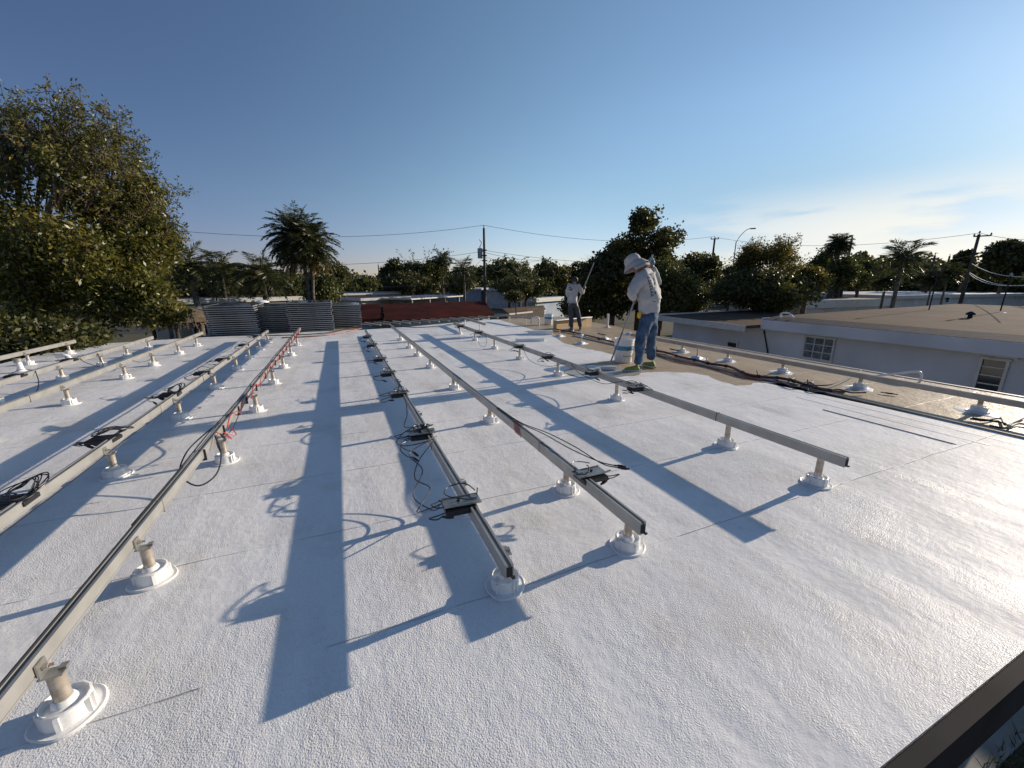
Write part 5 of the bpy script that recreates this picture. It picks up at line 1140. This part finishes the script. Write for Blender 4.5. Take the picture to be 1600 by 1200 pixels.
# the tall dark tree behind the worker
tree(1006, 317, 158, 30, 'tall dark tree with big round leaf clumps behind the worker in the hat', seed=31, nl=13000, mat=lf_dark, ybot=440, leaf=(.19, .14), lobes=17, lobe_r=.26, clump=.17, trunk_r=.2, fill=.5)
tree(960, 385, 130, 29, 'wide dark tree mass left of the worker in the hat', seed=32, nl=17000, mat=lf_dark, ybot=500, leaf=(.24, .16), lobes=18, trunk_r=.2)
tree(1035, 400, 120, 27, 'green tree filling the gap behind the raised blue glove', seed=33, nl=14000, mat=lf_mid, ybot=495, leaf=(.18, .11), lobes=16, trunk_r=.2)
tree(1092, 378, 75, 36, 'dark tree with ragged top left of the wooden pole', seed=34, nl=9000, mat=lf_dark, ybot=470, leaf=(.20, .14), lobes=13, lobe_r=.36)
tree(915, 445, 100, 33, 'dark undergrowth tree behind the far worker', seed=35, nl=9000, mat=lf_dark, ybot=500, leaf=(.2, .14), lobes=12)
tree(1070, 435, 120, 31, 'low green hedge-like tree at the end of the neighbour house', seed=36, nl=12000, mat=lf_mid, ybot=492, leaf=(.17, .1), lobes=14)
# bushy tree right
tree(1200, 372, 125, 31, 'bushy yellow-green tree with a loose airy top beside the street lamp', seed=37, nl=9500, mat=lf_bush, ybot=470, leaf=(.15, .09), lobes=20, twiggy=170, lobe_r=.30, fill=.5, trunk_r=.2)
tree(1190, 418, 190, 28, 'wide dark shaded tree mass above the brown roof', seed=38, nl=20000, mat=lf_dark, ybot=492, leaf=(.18, .12), lobes=20, trunk_r=.2)
tree(1262, 418, 60, 30, 'yellow-green shrubby tree at the right of the dark mass', seed=39, nl=7000, mat=lf_bush, ybot=472, leaf=(.16, .1), lobes=10)
tree(1145, 412, 60, 40, 'green low tree right of the wooden pole', seed=40, nl=5000, mat=lf_mid, ybot=460, leaf=(.24, .15))
palm(1311, 367, 42, 46, 'dark fan palm with a shaggy skirt beside a leaning post', seed=10, nfr=44, leaflen=.55, droop=.9, cy=382, trunk=.2, name='fan_palm')
tree(1285, 388, 60, 55, 'grey-green feathery tree left of the fan palm', seed=51, nl=6000, mat=lf_mid, ybot=450, leaf=(.3, .14), twiggy=20)
tree(1345, 400, 90, 50, 'greyish green trees under the fan palm', seed=52, nl=9000, mat=lf_mid, ybot=455, leaf=(.28, .16), lobes=14)
tree(1315, 398, 70, 42, 'leafy tree hiding the trunk of the fan palm', seed=60, nl=6000, mat=lf_mid, ybot=456, leaf=(.22, .13), lobes=12)
tree(1310, 420, 120, 46, 'low green growth behind the parked cars', seed=53, nl=8000, mat=lf_mid, ybot=450, leaf=(.25, .14))
tree(1345, 392, 40, 62, 'small dark tree right of the fan palm', seed=54, nl=4000, mat=lf_dark, ybot=445, leaf=(.35, .2))
palm(1411, 378, 36, 92, 'slim palm with feathery arching fronds and a grey trunk beyond the brown roof', seed=12, nfr=14, leaflen=.85, droop=.95, cy=402, trunk=.11, leafw=.05)
palm(1385, 425, 39, 50, 'shorter green palm left of the slim palm trunk', seed=13, nfr=18, leaflen=.6, droop=1.0, cy=438, trunk=.08)
palm(1458, 424, 40, 44, 'small palm right of the slim palm trunk', seed=14, nfr=16, leaflen=.5, droop=1.0, cy=436, trunk=.05)
palm(1483, 412, 42, 50, 'small green palm left of the leaning utility pole', seed=15, nfr=16, leaflen=.6, droop=1.0, cy=426, trunk=.06)
tree(1450, 410, 100, 70, 'hazy green far trees between the two palms', seed=55, nl=7000, mat=lf_mid, ybot=445, leaf=(.4, .25))
tree(1575, 375, 110, 66, 'broad dark rounded tree behind the right-hand wires', seed=56, nl=16000, mat=lf_dark, ybot=440, leaf=(.38, .25), lobes=18)
tree(1510, 392, 50, 68, 'dark rounded tree beside the right utility pole', seed=57, nl=7000, mat=lf_dark, ybot=440, leaf=(.38, .25), lobes=12)
tree(1660, 390, 110, 66, 'dark tree cut off by the right picture edge', seed=58, nl=6000, mat=lf_dark, ybot=440, leaf=(.4, .26), lobes=12)

bp_ = []
for k in range(5):
    bp_.append(tree(560+k*40, 428, 90, 78, 'x', seed=200+k, nl=3200, mat=(lf_dark, lf_mid)[k % 2], ybot=462, leaf=(.55, .36), lobes=11, clump=.4, name='belt_tree'))
brr = random.Random(31); bk = 0
for deg in np.arange(-42, 96, 2.15):
    D = brr.uniform(72, 112); k = bk % 5; o = bp_[k] if bk < 5 else copy_tree(bp_[k]); bk += 1
    a_ = math.radians(deg+brr.uniform(-.6, .6)); o.location = (math.sin(a_)*D, math.cos(a_)*D, GROUND); sc_ = brr.uniform(.8, 1.25)*D/85; o.scale = (sc_*1.15, sc_*1.15, sc_*brr.uniform(.75, 1.15)); o.rotation_euler = (0, 0, brr.uniform(0, 6.28))
    o['label'] = 'low horizon belt tree '+('behind the large left tree' if deg < -14 else 'behind the left palms' if deg < 4 else 'left of the transformer pole' if deg < 18 else 'between transformer pole and far worker' if deg < 33 else 'behind the worker in the hat' if deg < 45 else 'near the street lamp' if deg < 58 else 'between fan palm and slim palm' if deg < 68 else 'toward the right picture edge'); o['group'] = 'belt of low trees along the horizon'; o['category'] = 'tree'; o.name = 'belt_tree'
# far wooded horizon as one mass
rs = np.random.RandomState(77); Cc = []
for k in range(1500):
    ang = math.radians(rs.uniform(-45, 100)); D = rs.uniform(130, 230); h = rs.uniform(2.5, 7.0)*(.7+.5*math.sin(ang*23)+.3*math.sin(ang*57))
    for q in range(34):
        Cc.append((math.sin(ang)*D+rs.normal()*2.6, math.cos(ang)*D+rs.normal()*2.6, GROUND+abs(rs.uniform(0, 1))*max(2.5, h)))
Cc = np.array(Cc); ob = leaf_mesh('far_woods', Cc, unit(rs.normal(size=Cc.shape)), 1.5*rs.uniform(.6, 1.3, len(Cc)), .9, lf_mid, None, (0, 0, 0))
tag(ob, 'far wooded horizon of low green trees', 'woods', kind='stuff')

# ---------------------------------------------------------------- utility poles, wires, lamp
def pole(px, ytop, D, label, r=.14, name='utility_pole', arms=(), transformer=False, lean=0, mat=m_polewood, group='wooden utility poles'):
    T_ = W(px, ytop, D); o = Vector((T_.x, T_.y, GROUND)); t = thing(name, label, 'utility pole', o, 0, group); H_ = T_.z-GROUND
    mb = MB(); mb.tube([(0, 0, 0), (0, 0, H_*.5), (0, 0, H_)], [r*1.2, r, r*.75], 10); mb.build('shaft', mat, t, smooth=True)
    rv = Vector((-T_.y, T_.x, 0)).normalized()
    for (dz, l, off) in arms:
        mb = MB(); mb.bar(Vector((0, 0, H_-dz))-rv*(l*.5-off), Vector((0, 0, H_-dz))+rv*(l*.5+off), .09, .10); mb.build('crossarm', mat, t)
        for s_ in (-1, 1):
            c = Vector((0, 0, H_-dz+.1))+rv*(s_*l*.46+off); mb = MB(); mb.lathe([(.05, -.06), (.07, .0), (.04, .05), (.06, .09), (.02, .13)], 8, c); mb.build('insulator', m_transf, t, smooth=True)
    mb = MB(); mb.tube([(0, 0, H_-.02), (0, 0, H_+.22)], [.03, .03], 6); mb.lathe([(.06, .1), (.075, .16), (.03, .26)], 8, (0, 0, H_)); mb.build('insulator', m_transf, t, smooth=True)
    if transformer:
        c = Vector((0, 0, H_-2.35))+rv*.42; mb = MB(); mb.lathe([(.02, -.55), (.24, -.53), (.25, .35), (.27, .36), (.27, .40), (.10, .45), (.02, .46)], 16, c); mb.build('transformer', m_transf, t, smooth=True)
        mb = MB(); mb.tube([c+Vector((0, 0, .45)), c+Vector((0, 0, .62))], .05, 8); mb.bar(c+Vector((0, 0, .1)), Vector((0, 0, H_-2.25)), .08, .08); mb.tube(spline([c+Vector((0, 0, .6)), c+Vector((.05, 0, .95))-rv*.1, c+rv*.05+Vector((0, 0, 1.25))], 5), .03, 5); mb.build('transformer_bushing', m_slot, t, smooth=True)
        mb = MB()
        for dz in (2.1, 2.6, 3.1): mb.box((0, 0, H_-dz), (.42, .42, .10))
        mb.build('bracket', m_slot, t)
    return T_
def wire(a, b, sag, label, r=.016, mat=m_wire, group='overhead wires'):
    a = Vector(a); b = Vector(b); pts = [a.lerp(b, k/20)-Vector((0, 0, 4*sag*(k/20)*(1-k/20))) for k in range(21)]
    mb = MB(); mb.tube(pts, r, 5, False); tag(mb.build('overhead_wire', mat, origin=a, smooth=True), label, 'wire', group)
p1 = pole(756, 356, 42, 'wooden utility pole with a grey transformer in the middle distance', transformer=True, arms=())
p2 = pole(1117, 372, 58, 'wooden utility pole rising behind the dark trees left of the street lamp', arms=((.1, .9, 0),))
p3 = pole(1530, 366, 52, 'wooden utility pole with crossed wires near the right edge', r=.13, arms=((.15, 1.0, -.2), (1.5, .8, -.3)))
pole(1331, 374, 45, 'short wooden pole just right of the fan palm', r=.12, arms=())
pole(591, 414, 75, 'thin distant wooden pole above the low tree line', r=.12)
pole(1461, 399, 66, 'small distant pole left of the right utility pole', r=.13)
pole(1484, 400, 90, 'tiny distant pole beside the right utility pole', r=.15)
pL = W(110, 368, 46); 
up = Vector((0, 0, 1))
wire(p1+up*.25, pL+up*1.2, 1.2, 'topmost wire running left from the transformer pole')
wire(p1-up*2.2, pL-up*1.3, 1.1, 'second wire running left from the transformer pole')
wire(p1-up*4.3, W(-50, 430, 44), .5, 'third cable running left across the palms', .02)
wire(p1-up*5.2, W(-50, 450, 44), .4, 'lowest cable running left above the flat roofs', .022)
wire(p1+up*.25, p2+up*.2, 1.0, 'topmost wire between the transformer pole and the pole behind the trees')
wire(p1-up*2.1, p2-up*2.4, .9, 'second wire between the transformer pole and the pole behind the trees')
wire(p1-up*2.3, W(858, 406, 55), .3, 'service wire dropping right from the transformer pole to the dark trees', .02)
wire(p1-up*2.7, W(855, 402, 58), .7, 'slack service wire right of the transformer pole')
wire(p1-up*2.6, W(725, 425, 40), .3, 'service wire dropping left from the transformer', .014)
wire(p1-up*2.4, W(785, 420, 48), .9, 'short slack wire beside the transformer pole', .014)
wire(p2+up*.1, p3+up*.1, 1.0, 'topmost wire from the pole behind the trees toward the right pole')
wire(p2-up*2.6, W(1150, 403, 60), .3, 'short service wire right of the pole behind the trees')
wire(p3+up*.1, W(1720, 362, 60), .6, 'topmost wire running off the right picture edge')
wire(p3-up*2.3, W(1700, 420, 34), .7, 'upper bright cable sweeping down to the right edge', .022, m_wire_sunlit)
wire(p3-up*3.0, W(1700, 428, 32), .8, 'lower bright cable sweeping down to the right edge', .022, m_wire_sunlit)
wire(p3-up*3.1, W(1640, 440, 26), .5, 'thin bright service drop at the right edge', .014, m_wire_sunlit)
wire(p3-up*2.4, W(1250, 432, 60), .9, 'upper cable running left from the right pole past the palm', .018)
wire(p3-up*3.2, W(1250, 445, 55), .8, 'lower cable running left from the right pole past the palm', .018)
wire(p3-up*1.6, W(1400, 405, 70), .5, 'short wire from the crossarm of the right pole')
# street lamps
def lamp(px, ytop, D, label, dirn=1, r=.05):
    T_ = W(px, ytop, D); o = Vector((T_.x, T_.y, GROUND)); t = thing('street_lamp', label, 'street lamp', o, 0, 'street lamps'); H_ = T_.z-GROUND; rv = Vector((T_.y, -T_.x, 0)).normalized()*dirn
    mb = MB(); mb.tube([(0, 0, 0), (0, 0, H_*.88), rv*.05+Vector((0, 0, H_*.88))], [r*1.3, r, r*.8], 8); mb.build('post', m_transf, t, smooth=True)
    mb = MB(); mb.tube(spline([(0, 0, H_*.87), rv*.25+Vector((0, 0, H_*.93)), rv*.7+Vector((0, 0, H_*.985)), rv*1.05+Vector((0, 0, H_))], 5), .03, 6); mb.build('arm', m_transf, t, smooth=True)
    mb = MB(); c = rv*1.25+Vector((0, 0, H_-.02)); mb.bar(c-rv*.24, c+rv*.24, .18, .10); mb.build('lamp_head', m_slot, t, bevel=.03)
lamp(1153, 358, 46, 'tall curved street lamp standing left of the bushy tree')
lamp(811, 402, 60, 'small distant street lamp above the layered green tree')

# ---------------------------------------------------------------- cars
def car_proto(mat):
    t = thing('parked_car', 'x', 'car')
    prof = [(-2.2, .35), (-2.25, .75), (-2.1, .95), (-1.2, 1.02), (-.6, 1.42), (.9, 1.45), (1.6, 1.05), (2.15, .95), (2.25, .6), (2.2, .35)]
    b = MB(); n = len(prof); vs = []
    for sgn in (-1, 1):
        for x, z in prof: vs.append((x, sgn*(.88 if z < 1.1 else .68), z))
    b.add(vs, [tuple(range(n)), tuple(range(2*n-1, n-1, -1))]+[(i, (i+1) % n, (i+1) % n+n, i+n) for i in range(n)]); b.build('body', mat, t, bevel=.06, smooth=True)
    for sgn in (-1, 1):
        g_ = MB(); y = sgn*.80; g_.add([(-1.05, sgn*.90, 1.06), (-.55, sgn*.73, 1.36), (.85, sgn*.73, 1.38), (1.4, sgn*.88, 1.08)], [(0, 1, 2, 3)]); g_.build('side_window', m_carglass, t)
    g_ = MB(); g_.add([(-1.18, -.7, 1.05), (-1.18, .7, 1.05), (-.65, .6, 1.40), (-.65, -.6, 1.40)], [(0, 1, 2, 3)]); g_.build('windscreen', m_carglass, t)
    for x in (-1.4, 1.4):
        for sgn in (-1, 1):
            w_ = MB(); w_.lathe([(.33, -.11), (.33, .11)], 16, (x, sgn*.85, .33), Matrix.Rotation(math.pi/2, 3, 'X')); wh = w_.build('wheel', m_tyre, t)
            w_ = MB(); w_.lathe([(.2, -.115), (.2, .115)], 12, (x, sgn*.85, .33), Matrix.Rotation(math.pi/2, 3, 'X')); w_.build('rim', m_rim, wh)
    return t
cw = car_proto(m_carw); cs = car_proto(m_cars); cd_ = car_proto(m_card)
uses = [(cw, 546, 33, 2.6, 'white car parked behind the small red-roofed shed'), (cs, 1335, 48, .4, 'silver car parked left of the slim palm, nearer the fan palm'), (cw, 1322, 54, 1.9, 'white car parked behind the dark fence under the fan palm'), (cs, 1372, 47, .9, 'silver car partly hidden by the slim palm trunk'), (cd_, 556, 41, .2, 'dark car parked behind the white one near the red roofs'), (cw, 1388, 56, 2.2, 'white car farthest right behind the dark fence')]
used = set()
for pr_, px, D, rz, lb in uses:
    if pr_.name in used: o = copy_tree(pr_)
    else: o = pr_; used.add(pr_.name)
    p_ = W(px, 441, D); o.location = (p_.x, p_.y, GROUND+.01); o.rotation_euler = (0, 0, rz); o['label'] = lb; o['group'] = 'cars parked along the street'
    o.name = 'parked_car'
